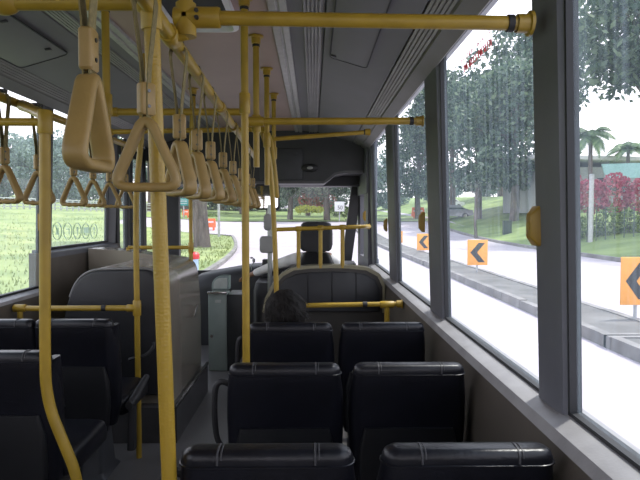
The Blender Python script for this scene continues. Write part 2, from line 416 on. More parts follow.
# bulkhead access panel and lamp
bp = thing('access_panel', (at(281,164,6.29).x, 6.29, at(281,164,6.29).z), 'dark access panel with thin outline on the front bulkhead above the mirror', 'panel')
a, b = at(254,145,6.29), at(297,176,6.29)
mb = MB(); mb.box((0, 0, 0), (b.x-a.x, .012, a.z-b.z), bevel=.005); mb.build('panel_door', M['darkgrey'], bp)
mb = MB(); mb.box((.16, -.01, .12), (.04, .012, .03), bevel=.003); mb.build('latch', M['screw'], bp)
c = at(310, 168, 6.28)
bl = thing('ceiling_lamp', c, 'small oval lamp with pale lens on the front bulkhead above the windscreen', 'lamp')
mb = MB(); mb.ball((0,0,0), .1, sc=(1,.25,.45)); mb.build('lamp_housing', M['black'], bl)
mb = MB(); mb.ball((0,-.02,0), .035, sc=(1,.4,.5)); mb.build('lens', M['paleplastic'], bl)

# ceiling hatches -------------------------------------------------------------
def ceilz(x):   # underside of the sloping side panel, right-hand coordinates
    return CZ-.016 + (x-.062)*(2.272-(CZ-.016))/(.44-.062)
def hatch(label, x0, x1, y0, y1, s, latches):
    mx = mir if s else wallR
    t = thing('ceiling_hatch', (mx((x0+x1)/2), (y0+y1)/2, ceilz((x0+x1)/2)-.004), label, 'hatch')
    ang = math.atan2(ceilz(x1)-ceilz(x0), x1-x0); R_ = Matrix.Rotation(-ang if not s else ang, 3, 'Y')
    L = math.hypot(x1-x0, ceilz(x1)-ceilz(x0)); W = y1-y0
    mb = MB(); mb.box((0,0,-.001), (L, W, .008), R_, bevel=.003); mb.build('hatch_panel', M['ceil'], t)
    mb = MB(); ring = [R_ @ p for p in rrect(0, 0, L/2, W/2, .03, -.003)]
    mb.sweep(ring, lambda k: [(-.004,-.003),(.004,-.003),(.004,.003),(-.004,.003)], closed=True); mb.build('seal', M['gasket'], t)
    for lx, ly in latches:
        mb = MB(); mb.box(R_ @ Vector((lx, ly, -.008)), (.03, .022, .012), R_, bevel=.004); mb.build('latch', M['screw'], t)
    return t
hatch('grey ceiling access hatch with one latch, above the right-hand windows', .10, .31, 1.8, 3.27, 0, [(-.09, .68)])
hatch('grey ceiling access hatch with two dark latches, above the left-hand windows', .17, .435, 1.9, 3.15, 1, [(.09, .06), (.09, .48)])
# roof vent with white frame
rv = thing('roof_vent', (-.53, 2.4, CZ-.012), 'white-framed roof vent with dark opening in the pinkish ceiling panel', 'vent')
mb = MB(); ring = [p for p in rrect(0, 0, .155, .44, .05, 0)]
mb.sweep(ring, lambda k: [(-.025,-.012),(.025,-.012),(.02,.012),(-.02,.012)], closed=True); mb.build('vent_frame', M['white'], rv)
mb = MB(); mb.box((0,0,.006), (.28, .84, .008)); mb.build('vent_opening', M['gasket'], rv)

# ================================================================== SEATS
def seat_back_rings(wd, top):
    # (z, half width, centre y, half depth, corner)
    S = [(.34,.185,.055,.045,.03), (.42,.205,.05,.06,.045), (.55,.217,.035,.066,.05), (.68,.22,.015,.064,.05), (.79,.216,-.006,.054,.046), (top-.06,.210,-.022,.045,.04), (top-.03,.206,-.030,.0385,.036), (top-.016,.203,-.033,.0355,.033), (top-.006,.193,-.035,.031,.029)]
    return [rrect(0, cy, hx*wd, hy, r, z) for z, hx, cy, hy, r in S]
def make_seat(label, handle=None, arm=False, group=None, top=.892, wing=False):
    t = thing('bus_seat', (0,0,0), label, 'seat', group)
    mb = MB(); mb.loft(seat_back_rings(1, top)); mb.build('backrest', M['seat'], t, sharp=60)
    # leather panel over the top edge of the back with stitched seams
    mb = MB()
    rings = [[Vector((p.x, p.y, p.z)) for p in rrect(0, cy, hx, hy, r, z)] for z, hx, cy, hy, r in
        ((top-.030,.2075,-.030,.0398,.037), (top-.016,.2055,-.033,.0372,.035), (top-.004,.200,-.035,.032,.03), (top+.003,.190,-.036,.025,.023), (top+.005,.175,-.037,.013,.012))]
    mb.loft(rings, cap=True); mb.build('headrest_cap', M['seat_top'], t, sharp=60)
    for sx in (-1, 1):
        mb = MB(); x = sx*.115
        mb.tube([(x, -.0715, top-.026), (x, -.070, top-.014), (x, -.064, top+.001), (x, -.037, top+.006), (x, -.010, top+.001), (x, .0, top-.010)], .0028, n=6, smooth=3)
        mb.tube([(x+.009, -.070, top-.014), (x+.009, -.064, top+.001), (x+.009, -.037, top+.006), (x+.009, -.010, top+.001)], .0020, n=6, smooth=3)
        mb.build('seam', M['stitch'], t)
    mb = MB(); ring_ = rrect(0, -.030, .2085, .0408, .037, top-.031)
    mb.sweep(ring_, lambda k: [(.0028*math.cos(a), .0028*math.sin(a)) for a in [PI*q/3 for q in range(6)]], closed=True)
    mb.build('piping', M['seat_top'], t)
    # moulded rear shell on lower back
    mb = MB(); mb.loft([rrect(0, -.026+.0, .17, .02, .018, .33), rrect(0, -.032, .185, .022, .02, .45), rrect(0, -.042, .185, .018, .017, .58), rrect(0, -.05, .165, .010, .009, .66)]); mb.build('back_shell', M['seatshell'], t, sharp=60)
    if wing:
        for sx in (-1, 1):
            mb = MB(); mb.loft([rrect(sx*.195, .03-.01*k, .018, .05, .017, z) for k, z in enumerate((top-.24, top-.2, top-.09, top-.03))]); mb.build('side_bolster', M['seat_top'], t, sharp=60)
    # cushion
    mb = MB(); mb.loft([[Vector((p.x*(1.2 if wing else 1), p.y, z)) for p in rrect(0, .27, .2*k, .2*k, .05, 0)] for z, k in ((.36,.92), (.38,1), (.43,1.0), (.455,.97), (.465,.88))]); mb.build('seat_cushion', M['seat'], t, sharp=60)
    # pedestal
    mb = MB(); mb.loft([rrect(0, .24, .09, .14, .03, .0), rrect(0, .24, .07, .11, .03, .03), rrect(0, .24, .05, .08, .03, .3), rrect(0, .24, .15, .17, .03, .362)]); mb.build('pedestal', M['darkgrey'], t)
    if handle:
        x = handle*.215; o = handle*.05
        mb = MB(); mb.tube([(x-handle*.01, .02, .80), (x+o*.55, .015, .815), (x+o, .015, .79), (x+o*1.12, .02, .70), (x+o*1.0, .03, .60), (x+o*.5, .035, .555), (x-handle*.01, .04, .56)], .0115, n=8, smooth=5); mb.build('grab_handle', M['black'], t)
    if arm:
        mb = MB(); mb.loft([rrect(.265, .06, .02, .03, .012, .20), rrect(.265, .08, .016, .03, .012, .42)]); 
        mb.tube([(.262, .03, .435), (.265, .12, .45), (.272, .24, .49), (.275, .30, .51)], [.022,.024,.021,.017], n=10, smooth=3); mb.build('armrest', M['black'], t)
    return t
seats = []
rowY = (1.30, 2.03, 2.73)
names = {0: 'nearest row', 1: 'middle row', 2: 'row behind the driver'}
labels = {
 (0,0): 'black leather seat beside the aisle, nearest on the right-hand side',
 (0,1): 'black leather seat with glinting top under the window, nearest on the right-hand side',
 (1,0): 'black leather aisle seat with side grab handle, second row on right-hand side',
 (1,1): 'black leather window seat in the second row on the right-hand side',
 (2,0): 'black leather aisle seat directly behind the dark-haired passenger',
 (2,1): 'black leather window seat behind the low yellow rail, third row on right'}
protoR = None
HANDLES = {}
sx = {(0,0): -.11, (0,1): .372, (1,0): -.105, (1,1): .355, (2,0): -.112, (2,1): .345}
for r in range(3):
    for c in range(2):
        s = make_seat(labels[(r,c)], handle=-1 if c == 0 else None, group='black leather bus seats') if (r == 0) else None
        if s is None:
            s = dup(seats[c], label=labels[(r,c)])
        s.location = (sx[(r,c)], rowY[r]+.06, 0); s.scale = (1, 1, (1.0, 1.008, 1.028)[r]); seats.append(s)
s = make_seat('black leather seat beside the aisle with winged headrest and armrest, left side', arm=True, group='black leather bus seats', wing=True)
s.location = (-1.19, 2.82, .04); s.scale = (.93, 1, 1)
d = dup(s, (-1.575, 2.82, .04), label='black leather window seat on left, partly hidden by the bent yellow pole')
for ch in list(d.children):
    if ch.name.startswith('armrest'): bpy.data.objects.remove(ch)
d2 = dup(d, (-1.165, 2.10, .055), label='black leather seat on left behind the bent yellow pole, nearest left seat')

# ================================================================== GRAB RAILS
RAD = .0185
def tee(mb, c, axis, L=.085, r=.0265):
    a = Vector(axis).normalized()*L/2; mb.tube([Vector(c)-a, Vector(c)-a*.92, Vector(c)+a*.92, Vector(c)+a], [r*.93, r, r, r*.93], n=14)
def flange(name, c, axis, parent, r=.034):
    mb = MB(); a = Vector(axis).normalized(); mb.tube([Vector(c), Vector(c)+a*.008, Vector(c)+a*.01, Vector(c)+a*.04], [r, r, RAD*1.35, RAD*1.3], n=14); return mb.build(name, M['yellow'], parent)
def ring(name, c, axis, parent, r=.0215, L=.02, m='black'):
    a = Vector(axis).normalized()*L/2; mb = MB(); mb.tube([Vector(c)-a, Vector(c)+a], r, n=14); return mb.build(name, M[m], parent)
def rail(name, label, pts, r=RAD, m='yellow', cat='grab rail', rad=.06):
    t = tag(bpy.data.objects.new(name, None), label, cat); COL.objects.link(t)
    P = [Vector(p) for p in pts]; t.location = P[0]
    L = [p-P[0] for p in P]
    mb = MB(); mb.tube(fillet(L, rad) if len(L) > 2 else L, r, n=16); mb.build('tube', M[m], t)
    return t
RZ = CAMZ+.48                                   # hang rail height
# near pole (dimpled), slightly leaning, from rail to floor
pt, pb = at(151, 8, 1.30), at(169, 470, 1.30)
dirn = (pb-pt).normalized(); pfl = pt + dirn*((pt.z-0)/(-dirn.z))
t = rail('stanchion_pole', 'thick dimpled yellow pole standing in the aisle, nearest the camera', [pfl, pt], r=.0178, m='yellow_dimple', cat='pole')
flange('floor_flange', (0,0,0), (0,0,1), t)
mb = MB(); tee(mb, pt-pfl, dirn, .10, .024); mb.ball(pt-pfl+Vector((-.012,0,.02)), .034, sc=(1,1,1)); mb.build('rail_joint', M['yellow'], t)
ring('bolt', pt-pfl+Vector((.012,-.022,-.005)), (0,1,0), t, r=.006, L=.012, m='screw')
# right hang rail along the bus
rx0 = at(151, 8, 1.30); rx1 = at(243, 140, 3.53)
da = (rx1-rx0)/(rx1.y-rx0.y)
ra = rx0 + da*(.35-rx0.y); rbp = rx0 + da*(4.6-rx0.y)
rail_r = rail('strap_rail', 'long yellow strap rail running down the aisle from near pole to front', [ra, rbp])
for yy in (1.5, 2.47, 3.0, 3.65):
    mb = MB(); c = da*(yy-ra.y); tee(mb, c, da, .07, .025); mb.build('rail_joint', M['yellow'], rail_r)
def railpt(y): return ra + da*(y-ra.y)
# cross bar 1
c1l, c1r = at(186, 17.5, 1.5), at(527, 23.5, 1.5)
t = rail('cross_bar', 'yellow cross bar from the T joint to the near right window pillar', [c1l, c1r], cat='grab rail')
mb = MB(); tee(mb, (.03,0,0), (1,0,0), .12, .027); mb.tube([(0,0,.035), (0,0,-.05)], .027, n=14); mb.build('rail_joint', M['yellow'], t)
for dz in (-.009, .009):
    ring('bolt', (.033,-.026,dz), (0,1,0), t, r=.0055, L=.012, m='screw')
ring('collar', (c1r-c1l)-Vector((.045,0,0)), (1,0,0), t, r=.0225, L=.016)
flange('wall_flange', (c1r-c1l)+Vector((.012,0,0)), (-1,0,0), t, r=.033)
mb = MB(); mb.tube([(0,0,-.04), Vector(railpt(1.5))-c1l], .019); mb.tube([(0,0,.03), (0,0,CZ-c1l.z)], .0185); mb.build('hanger', M['yellow'], t)
# cross bar left half at the near end
l0, l1 = at(-30, 2.5, 1.42), at(150, 3.0, 1.42)
t = rail('cross_bar', 'yellow bar crossing above the left seats behind the big hanging handle', [l0, l1])
mb = MB(); mb.ball(at(4,2,1.42)-l0, .032, sc=(1.3,1,1)); mb.build('rail_joint', M['yellow'], t)
# cross bar 2
c2l, c2r = at(250, 121.5, 2.93), at(421, 121, 2.93)
t = rail('cross_bar', 'yellow cross bar ending at the second right window pillar', [c2l, c2r])
mb = MB(); tee(mb, (.02,0,0), (1,0,0), .10, .025); mb.build('rail_joint', M['yellow'], t)
ring('collar', (c2r-c2l)-Vector((.05,0,0)), (1,0,0), t, r=.0225, L=.02)
flange('wall_flange', (c2r-c2l)+Vector((.012,0,0)), (-1,0,0), t, r=.03)
# bar 3, to the ceiling slope
c3l, c3r = at(274, 139, 4.3), at(369, 132, 4.3)
t = rail('cross_bar', 'thin yellow bar rising to the right ceiling edge near the front bulkhead', [c3l, c3r], r=.0165)
ring('collar', (c3r-c3l)-Vector((.03,0,0)), (1,0,0), t, r=.021, L=.02)
flange('wall_flange', (c3r-c3l)+Vector((.01,0,0)), (-1,0,0), t, r=.026)
# left crossbars
c4l, c4r = at(110, 112, 2.95), at(246, 112, 2.95)
t = rail('cross_bar', 'yellow bar crossing the aisle behind the hanging straps, upper one', [c4l, c4r]); 
mb = MB(); tee(mb, (0,0,0), (1,0,0), .08, .024); mb.build('rail_joint', M['yellow'], t)
c5l, c5r = at(108, 132, 3.7), at(268, 129, 3.7)
t = rail('cross_bar', 'yellow bar crossing the aisle behind the hanging straps, lower and farther one', [c5l, c5r], r=.016)
mb = MB(); tee(mb, (0,0,0), (1,0,0), .07, .022); mb.build('rail_joint', M['yellow'], t)
# ceiling-hung poles, right line
def ceil_pole(label, px, Y, zbot, floor=False):
    x = at(px, 60, Y).x
    b = Vector((x, Y, 0 if floor else zbot)); top = Vector((x, Y, CZ-.002))
    t = rail('stanchion_pole', label, [b, top], r=.0165, cat='pole')
    flange('ceiling_flange', top-b, (0,0,-1), t, r=.04)
    ring('collar', top-b-Vector((0,0,.05)), (0,0,1), t, r=.0195, L=.012)
    if floor: flange('floor_flange', (0,0,0), (0,0,1), t)
    mb = MB(); tee(mb, Vector((0,0,RZ+.01-b.z)), (0,0,1), .09, .024); mb.build('rail_joint', M['yellow'], t)
    return t
ceil_pole('slim yellow floor-to-ceiling pole beside the second-row aisle seat', 244.5, 2.47, 0, True)
ceil_pole('second yellow ceiling post from the near end of the right-hand row', 256, 3.0, RZ-.22)
ceil_pole('third yellow ceiling post, carrying the far cross bar', 266.6, 3.65, RZ-.28)
ceil_pole('last and smallest yellow ceiling post before the front bulkhead', 273.6, 4.4, RZ-.3)
ceil_pole('yellow ceiling post dropping beside the big hanging handle, left line', 106, 2.5, RZ-.1)
ceil_pole('small yellow ceiling post over the left aisle edge, far along', 193, 4.23, RZ-.2)
# left strap rail
LX = -1.262
t = rail('strap_rail', 'yellow strap rail running above the left-hand seats', [(LX, .6, RZ), (LX, 4.1, RZ)])
mb = MB(); tee(mb, (0, 2.5-.6, 0), (0,1,0), .07, .024); mb.build('rail_joint', M['yellow'], t)
rail_l = t
# left bent pole
P = [at(78, 486, 1.95), at(74, 468, 1.95), at(46, 400, 1.95), at(45, 345, 1.95), at(45, 125, 1.95), Vector((LX+.02, 2.45, RZ-.01))]
P[5] = at(45, 108, 1.95) + Vector((-.12, .30, .05)); P.insert(5, at(45, 116, 1.95)); P[6] = Vector((LX, 2.45, RZ))
foot = Vector((P[0].x+.01, 1.95, 0))
t = rail('bent_pole', 'yellow pole bending toward the aisle in front of the nearest left seat', [foot]+P, cat='pole', rad=.1)
flange('floor_flange', (0,0,0), (0,0,1), t)
mb = MB(); mb.tube([at(45,122,1.95)-foot, Vector((mir(.61), 1.95, at(45,122,1.95).z))-foot], .014); mb.build('side_bar', M['yellow'], t)
mb = MB(); tee(mb, at(45,122,1.95)-foot, (0,0,1), .08, .024); mb.build('rail_joint', M['yellow'], t)
# front rail of the left seat pair + post
y = 3.32
a, b = at(8, 308.5, y), at(137, 308, y); a.x = mir(.585)
t = rail('guard_rail', 'low yellow rail in front of the left seat pair, joined to the post', [a, b], r=.0165)
for px in (44, 104): ring('collar', at(px, 308, y)-a, (1,0,0), t, r=.020, L=.025)
mb = MB(); c = at(20, 308, y)-a; mb.tube([c+Vector((0,0,-.02)), c+Vector((0,0,-.25)), Vector((c.x,0,-a.z))], .016); tee(mb, c, (1,0,0), .07, .023); mb.build('support_leg', M['yellow'], t)
foot = Vector((b.x, y, 0)); pz = at(136, 150, y)
P = [foot, Vector((b.x, y, 1.30)), Vector((b.x+.005, y, 1.62)), Vector((b.x+.05, y-.02, 1.93)), Vector((b.x+.06, y-.02, CZ-.01))]
t = rail('stanchion_pole', 'yellow post at the aisle end of the left guard rail', P, r=.0165, cat='pole', rad=.15)
mb = MB(); tee(mb, b-foot, (0,0,1), .09, .024); tee(mb, b-foot-Vector((.03,0,0)), (1,0,0), .06, .022); mb.build('rail_joint', M['yellow'], t)
mb = MB(); c = at(134,358,y)-foot; mb.tube([c+Vector((-.03,.0,-.01)), c, c+Vector((.06,.02,.01)), c+Vector((.10,.05,.05)), c+Vector((.10,.06,.08))], .011, n=8, smooth=4); mb.build('grip_loop', M['black'], t)
# right guard rail ahead of row three
y = 3.72
a, b = at(277, 306, y), at(392, 304, y)
t = rail('guard_rail', 'low yellow rail in front of the dark-haired passenger, behind the driver partition', [a, b], r=.0165)
ring('collar', at(365,304.5,y)-a, (1,0,0), t, r=.021, L=.03)
c = at(387,304.5,y)-a
mb = MB(); tee(mb, c, (1,0,0), .09, .024); mb.tube([c, Vector((c.x,0,-a.z))], .0175); mb.build('support_leg', M['yellow'], t)
flange('wall_flange', Vector((.598-a.x, 0, b.z-a.z)), (-1,0,0), t, r=.03)
mb = MB(); mb.tube([b-a, Vector((.598-a.x,0,b.z-a.z))], .0165); mb.build('end_tube', M['yellow'], t)
# curved pole carrying it
P = [Vector((a.x, y, 0)), Vector((a.x, y, a.z)), at(274.5, 230, y), at(271.5, 180, y), at(267, 145, y), at(258, 122, y)]
t = rail('stanchion_pole', 'curved yellow pole beside the low rail, bending back at the top', P, r=.0165, cat='pole', rad=.2)
flange('floor_flange', (0,0,0), (0,0,1), t)
mb = MB(); tee(mb, a-P[0], (0,0,1), .09, .023); mb.build('rail_joint', M['yellow'], t)
P2 = [at(262,128,4.2), at(270,136,4.2), at(275,170,4.2), at(277,196,4.2)]
t = rail('curved_grab_bar', 'short curved yellow bar hanging beside the far ceiling posts', [p for p in P2], r=.0165, rad=.1)
mb = MB(); mb.ball(P2[3]-P2[0], .018); mb.build('end_cap', M['yellow'], t)
# driver's barrier bars on the partition
y = 4.62
a, b = at(273.5, 229.7, y), at(367, 226.5, y)
a2 = a; b2 = Vector((b.x-.02, y, b.z)); b3 = Vector((.592, 5.85, at(368,226.5,5.85).z))
t = rail('driver_barrier', 'yellow bar with three short uprights above the driver partition', [a2, b2, b3], r=.0165, rad=.08)
for px in (298.5, 320.5, 342.5):
    c = at(px, 229, y)-a; e = at(px, 268, y)-a; c.z = (b2.z-a.z)*(c.x/(b2.x-a.x))
    mb = MB(); mb.tube([c, Vector((c.x, 0, e.z))], .0165); tee(mb, c, (1,0,0), .05, .022); mb.build('upright', M['yellow'], t)
flange('wall_flange', b3-a+Vector((.004,0,0)), (-1,0,0), t, r=.03)
mb = MB(); mb.ball((0,0,0), .019); mb.build('end_cap', M['yellow'], t)
# door grab rail on wheel box
y = 4.5
a, b = at(128, 247.5, y), at(191, 247.5, y)
t = rail('grab_rail', 'thin yellow rail and upright beside the front door, above the wheel box', [a, b], r=.0145)
mb = MB(); mb.tube([Vector((b.x-a.x, 0, 1.0-a.z)), Vector((b.x-a.x, 0, at(191,175,y).z-a.z)), Vector((b.x-a.x+.02, 0, CZ-.02-a.z))], .0155); tee(mb, b-a, (0,0,1), .08, .022); mb.build('upright', M['yellow'], t)
mb = MB(); mb.tube([Vector((0,0,0)), Vector((0,0,1.12-a.z))], .0145); mb.build('end_post', M['yellow'], t)

# ================================================================== HANGING STRAPS
def tri_path(w, h, r):
    A = Vector((0,0,0)); B = Vector((w,0,-h)); C = Vector((-w,0,-h))
    def seg(P, Q, n): return [P.lerp(Q, i/n) for i in range(n)]
    corner = []
    P = [A, B, C]; out = []
    for i in range(3):
        a, b, c = P[i-1], P[i], P[(i+1) % 3]
        u = (a-b).normalized(); v = (c-b).normalized()
        d = r*(1.0 if i else 1.25)
        p0, p1 = b+u*d, b+v*d
        for k in range(7):
            t = k/6; out.append(p0*(1-t)**2 + b*2*t*(1-t) + p1*t*t)
        nb = P[(i+1) % 3]; q0 = p1; w_ = (b-nb).normalized(); q1 = nb + w_*(r*(1.0 if (i+1) % 3 else 1.25))
        nn = 14 if i == 1 else 6
        for k in range(1, nn): out.append(q0.lerp(q1, k/nn))
    return out
def make_strap(label, wavy=False, group=None, drop=.258, big=1.0):
    t = thing('hanging_strap', (0,0,0), label, 'strap handle', group)
    # webbing bands wrapped around the rail
    mb = MB()
    for sy in (-1, 1):
        P = [Vector((sy*.001, 0, .0225)), Vector((sy*.014, 0, .018)), Vector((sy*.0225, 0, .0)), Vector((sy*.021, 0, -.03)), Vector((sy*.007, 0, -drop*.6)), Vector((sy*.005, 0, -drop-.012))]
        P, _ = catmull(P, [1]*6, 4)
        mb.sweep(P, lambda k: [(-.0012,-.0135),(.0012,-.0135),(.0012,.0135),(-.0012,.0135)], up=Vector((1,0,.2)))
    mb.build('webbing', M['web'], t)
    mb = MB(); mb.box((0,-.004,.028), (.03,.03,.014), bevel=.004); mb.box((.0,-.028,.02), (.012,.012,.022), bevel=.003); mb.build('rail_clip', M['screw'], t)
    mb = MB(); mb.loft([rrect(0,0,.0145,.0095,.006,-(drop-.052)-.034), rrect(0,0,.018,.0115,.006,-(drop-.052)-.03), rrect(0,0,.018,.0115,.006,-(drop-.052)+.03), rrect(0,0,.0145,.0095,.006,-(drop-.052)+.034)]); bk = mb.build('buckle', M['yellow_pl'], t)
    for dz in (-.016, .016):
        mb = MB(); mb.tube([(0,-.0105,-(drop-.052)+dz), (0,-.0135,-(drop-.052)+dz)], .0038, n=8)
        mb.build('rivet', M['screw'], bk)
    path = tri_path(.072, .160, .036); path = [p + Vector((0,0,-drop+.025)) for p in path]
    zb = -drop+.025-.160
    def sec(k):
        p = path[k]; f = max(0, 1-(p.z-zb)/.152)
        hy = .0165+.003*f**.5; hx = .0100
        if p.z > -drop-.01: hx = .011
        if wavy and p.z < zb+.004: hx *= 1 + .22*math.sin(p.x/.072*PI*4.5)
        return [(math.copysign(abs(math.cos(a))**.6, math.cos(a))*hx, math.copysign(abs(math.sin(a))**.6, math.sin(a))*hy) for a in [2*PI*i/12 for i in range(12)]]
    # frame: section x along in-plane normal, y along depth
    n_ = len(path); mb2 = MB(); rings = []
    for k, p in enumerate(path):
        tan = (path[(k+1) % n_]-path[k-1]).normalized(); up = Vector((0,1,0)); nr = up.cross(tan).normalized()
        rings.append([p + nr*x + up*yv for x, yv in sec(k)])
    rings.append(rings[0])
    mb2.loft(rings, cap=False); bmesh.ops.remove_doubles(mb2.bm, verts=mb2.bm.verts, dist=1e-5)
    mb2.build('handle', M['yellow_pl'], t, sharp=50)
    return t
def twist(t, deg):
    for ch in t.children:
        n_ = ch.name.split('.')[0]
        if n_ == 'handle': ch.rotation_euler.z = math.radians(deg)
        if n_ == 'buckle': ch.rotation_euler.z = math.radians(deg*.5+45)
    return t
G = 'hanging strap handles'
proto = make_strap('big triangular strap handle turned edge-on, nearest the camera', group=G)
proto.location = Vector((at(90,130,.93).x, .93, RZ-.004)); twist(proto, 91)
# widen the near edge-on one slightly deeper
s2 = dup(proto, railpt(1.21)+Vector((.010,0,-.018)), 0, 'triangular strap handle facing the camera, just in front of the thick pole'); twist(s2, 2)
order = ['first strap handle beyond the thick pole on the aisle rail', 'second strap handle beyond the thick pole on the aisle rail', 'third strap handle beyond the thick pole on the aisle rail', 'fourth strap handle beyond the thick pole on the aisle rail', 'fifth strap handle beyond the thick pole on the aisle rail', 'sixth strap handle beyond the thick pole on the aisle rail', 'next to last strap handle toward the front on the aisle rail', 'last and smallest strap handle toward the front on the aisle rail']
for lb, yy, rz in zip(order, (1.60, 1.88, 2.18, 2.55, 2.95, 3.4, 3.85, 4.3), (50, 52, 46, 42, 38, 36, 34, 34)):
    twist(dup(proto, railpt(yy)-Vector((0,0,.015)), 0, lb), -rz)
lproto = make_strap('', wavy=True, group=G, drop=.285)
llab = ['strap handle with wavy grip on left rail, cut by the photo edge', 'strap handle with wavy grip overlapping the bent yellow pole', 'left strap handle below the big near handle, closest of the four small ones', 'second of the four small left strap handles under the big near handle', 'third of the four small left strap handles under the big near handle', 'farthest of the four small left strap handles']
for i, (lb, yy) in enumerate(zip(llab, (2.32, 2.60, 2.98, 3.24, 3.50, 3.80))):
    o = lproto if i == 0 else dup(lproto, label=lb)
    o['label'] = lb; o.location = (LX, yy, RZ); twist(o, (-6, 4, -3, 2, 5, -2)[i])

# ================================================================== BELL PUSHES
def bell(name, c, label, s, sc=1):
    t = thing(name, c, label, 'bell push', 'yellow bell pushes on the pillars')
    mb = MB(); R_ = []
    for x, k in ((0, 1), (.008, 1), (.026, .62), (.028, .55)):
        R_.append([Vector((-s*x, p.x*k, p.y*k)) for p in rrect(0, 0, .030, .056, .008, 0)])
    mb.loft(R_); mb.build('housing', M['yellow_bright'], t)
    mb = MB(); mb.tube([(-s*.027,0,.0), (-s*.030,0,.0)], .012, n=12); mb.build('button', M['yellow'], t)
    return t
b0 = bell('bell_push', at(537.5, 226, 1.57)+Vector((.002,0,0)), 'yellow bell push on the nearest right window pillar', 1)
for px, py, Y, lb in ((424, 222, 3.085, 'yellow bell push on the second right window pillar'), (387, 225, 4.73, 'small yellow bell push on the third right window pillar'), (365.5, 216, 6.0, 'tiny yellow bell push on pillar beside the driver bar')):
    dup(b0, at(px, py, Y), label=lb)
bl2 = bell('bell_push', (mir(.622), 3.72, at(52, 222, 3.72).z), 'yellow bell push on the left window pillar behind the bent pole', -1)

# ================================================================== WHEEL BOX (left front)
wb = thing('wheel_box', (-1.3, 4.0, 0), 'large glossy taupe wheel box with dark padded rear, left of the aisle', 'wheel arch cover')
def L_(x, y, z): return Vector((x+1.3, y-4.0, z))
mb = MB()
prof = []
xr = -.93
pts = fillet([Vector((-1.60, 0, .235)), Vector((-1.60, 0, .85)), Vector((-1.47, 0, 1.115)), Vector((xr-.01, 0, 1.125)), Vector((xr+.02, 0, .75)), Vector((xr+.02, 0, .235))], .13, 8)
mb.loft([[L_(p.x, y, p.z) for p in pts] for y in (3.60, 4.52)] + [[L_(p.x*1-(p.x+1.78)*.06, 4.60, p.z-(p.z-.235)*.03) for p in pts]])
mb.build('cover', M['box'], wb)
mb = MB(); mb.prism([L_(-1.76, 4.40, .0), L_(-1.76, 4.40, 1.195), L_(-1.5, 4.40, 1.18), L_(-1.0, 4.40, 1.105), L_(-1.0, 4.40, .0)], (0, .24, 0)); mb.build('rear_ledge', M['box'], wb)
mb = MB(); mb.box(L_(-1.315, 4.06, .115), (.89, 1.06, .23)); mb.build('kick_plate', M['kick'], wb)
mb = MB(); mb.box(L_(-.872, 4.06, .237), (.018, 1.07, .022), bevel=.004); mb.build('edge_trim', M['trimsteel'], wb)
# padded rear panel
mb = MB()
po = fillet([Vector((-1.56, 0, .30)), Vector((-1.60, 0, .80)), Vector((-1.48, 0, 1.105)), Vector((-.955, 0, 1.115)), Vector((-.95, 0, .30))], .14, 7)
cx = Vector((-1.26, 0, .72))
mb.loft([[L_(p.x, 3.60, p.z) for p in po], [L_(p.x, 3.565, p.z) for p in po], [L_(cx.x+(p.x-cx.x)*.97, 3.55, cx.z+(p.z-cx.z)*.975) for p in po], [L_(cx.x+(p.x-cx.x)*.9, 3.545, cx.z+(p.z-cx.z)*.93) for p in po]])
mb.build('rear_pad', M['pad'], wb)
mb = MB(); mb.tube([L_(p.x, 3.567, p.z+.004) for p in po[8:-1]], .008, n=8); mb.build('pad_edging', M['cove'], wb)
mb = MB(); mb.box(L_(-.905, 4.30, .72), (.012, .12, .03), Matrix.Rotation(math.radians(35), 3, 'X'), bevel=.005); mb.build('latch', M['chrome'], wb)

# ================================================================== DRIVER PARTITION
dp = thing('driver_partition', (.1, 4.65, 0), 'dome-topped dark partition with cream edge behind the driver', 'partition')
y0 = 4.62
top_px = [(262,330),(262,312),(265,298),(272,284),(281,273.5),(292,267.5),(310,265.5),(330,265),(350,265.5),(368,267.5),(380,274),(389,285),(396,299),(398.5,312),(398.5,330)]
out = [at(px, py, y0) for px, py in top_px]
for p in out: p.x = min(p.x, .597)
out[0].z = out[-1].z = 0
def O_(p, dy=0): return Vector((p.x-.1, p.y-4.65+dy, p.z))
cen = Vector((.14, y0, .5))
mb = MB(); mb.loft([[O_(p) for p in out], [O_(p, .10) for p in out]]); mb.build('panel', M['partition'], dp)
inn = [cen + (p-cen)*(.93) for p in out]; inn = [Vector((p.x, y0, max(p.z, .02))) for p in inn]
mb = MB()
rings = []
for k in range(1, len(out)-1):
    p = out[k]; q = cen+(p-cen)*.955
    rings.append([O_(p, -.012), O_(p, .12), O_(q, .12), O_(q, -.012)])
mb.loft(rings); mb.build('edge_moulding', M['cream'], dp)
mb = MB(); ip = [cen + (p-cen)*.90 for p in out]
for p in ip: p.z = max(p.z, .70)
ip[0].z = ip[-1].z = .66
mb.loft([[O_(p, -.002) for p in ip], [O_(p, -.02) for p in ip], [O_(cen+(p-cen)*.96+Vector((0,0,.01)), -.028) for p in ip]]); mb.build('inset_pad', M['pad'], dp)
for px in (308, 332, 356):
    c = at(px, 285, y0)
    mb = MB(); mb.box(O_(Vector((c.x, y0, .86)), -.03), (.008, .008, .26), bevel=.003); mb.build('pad_rib', M['seatshell'], dp)

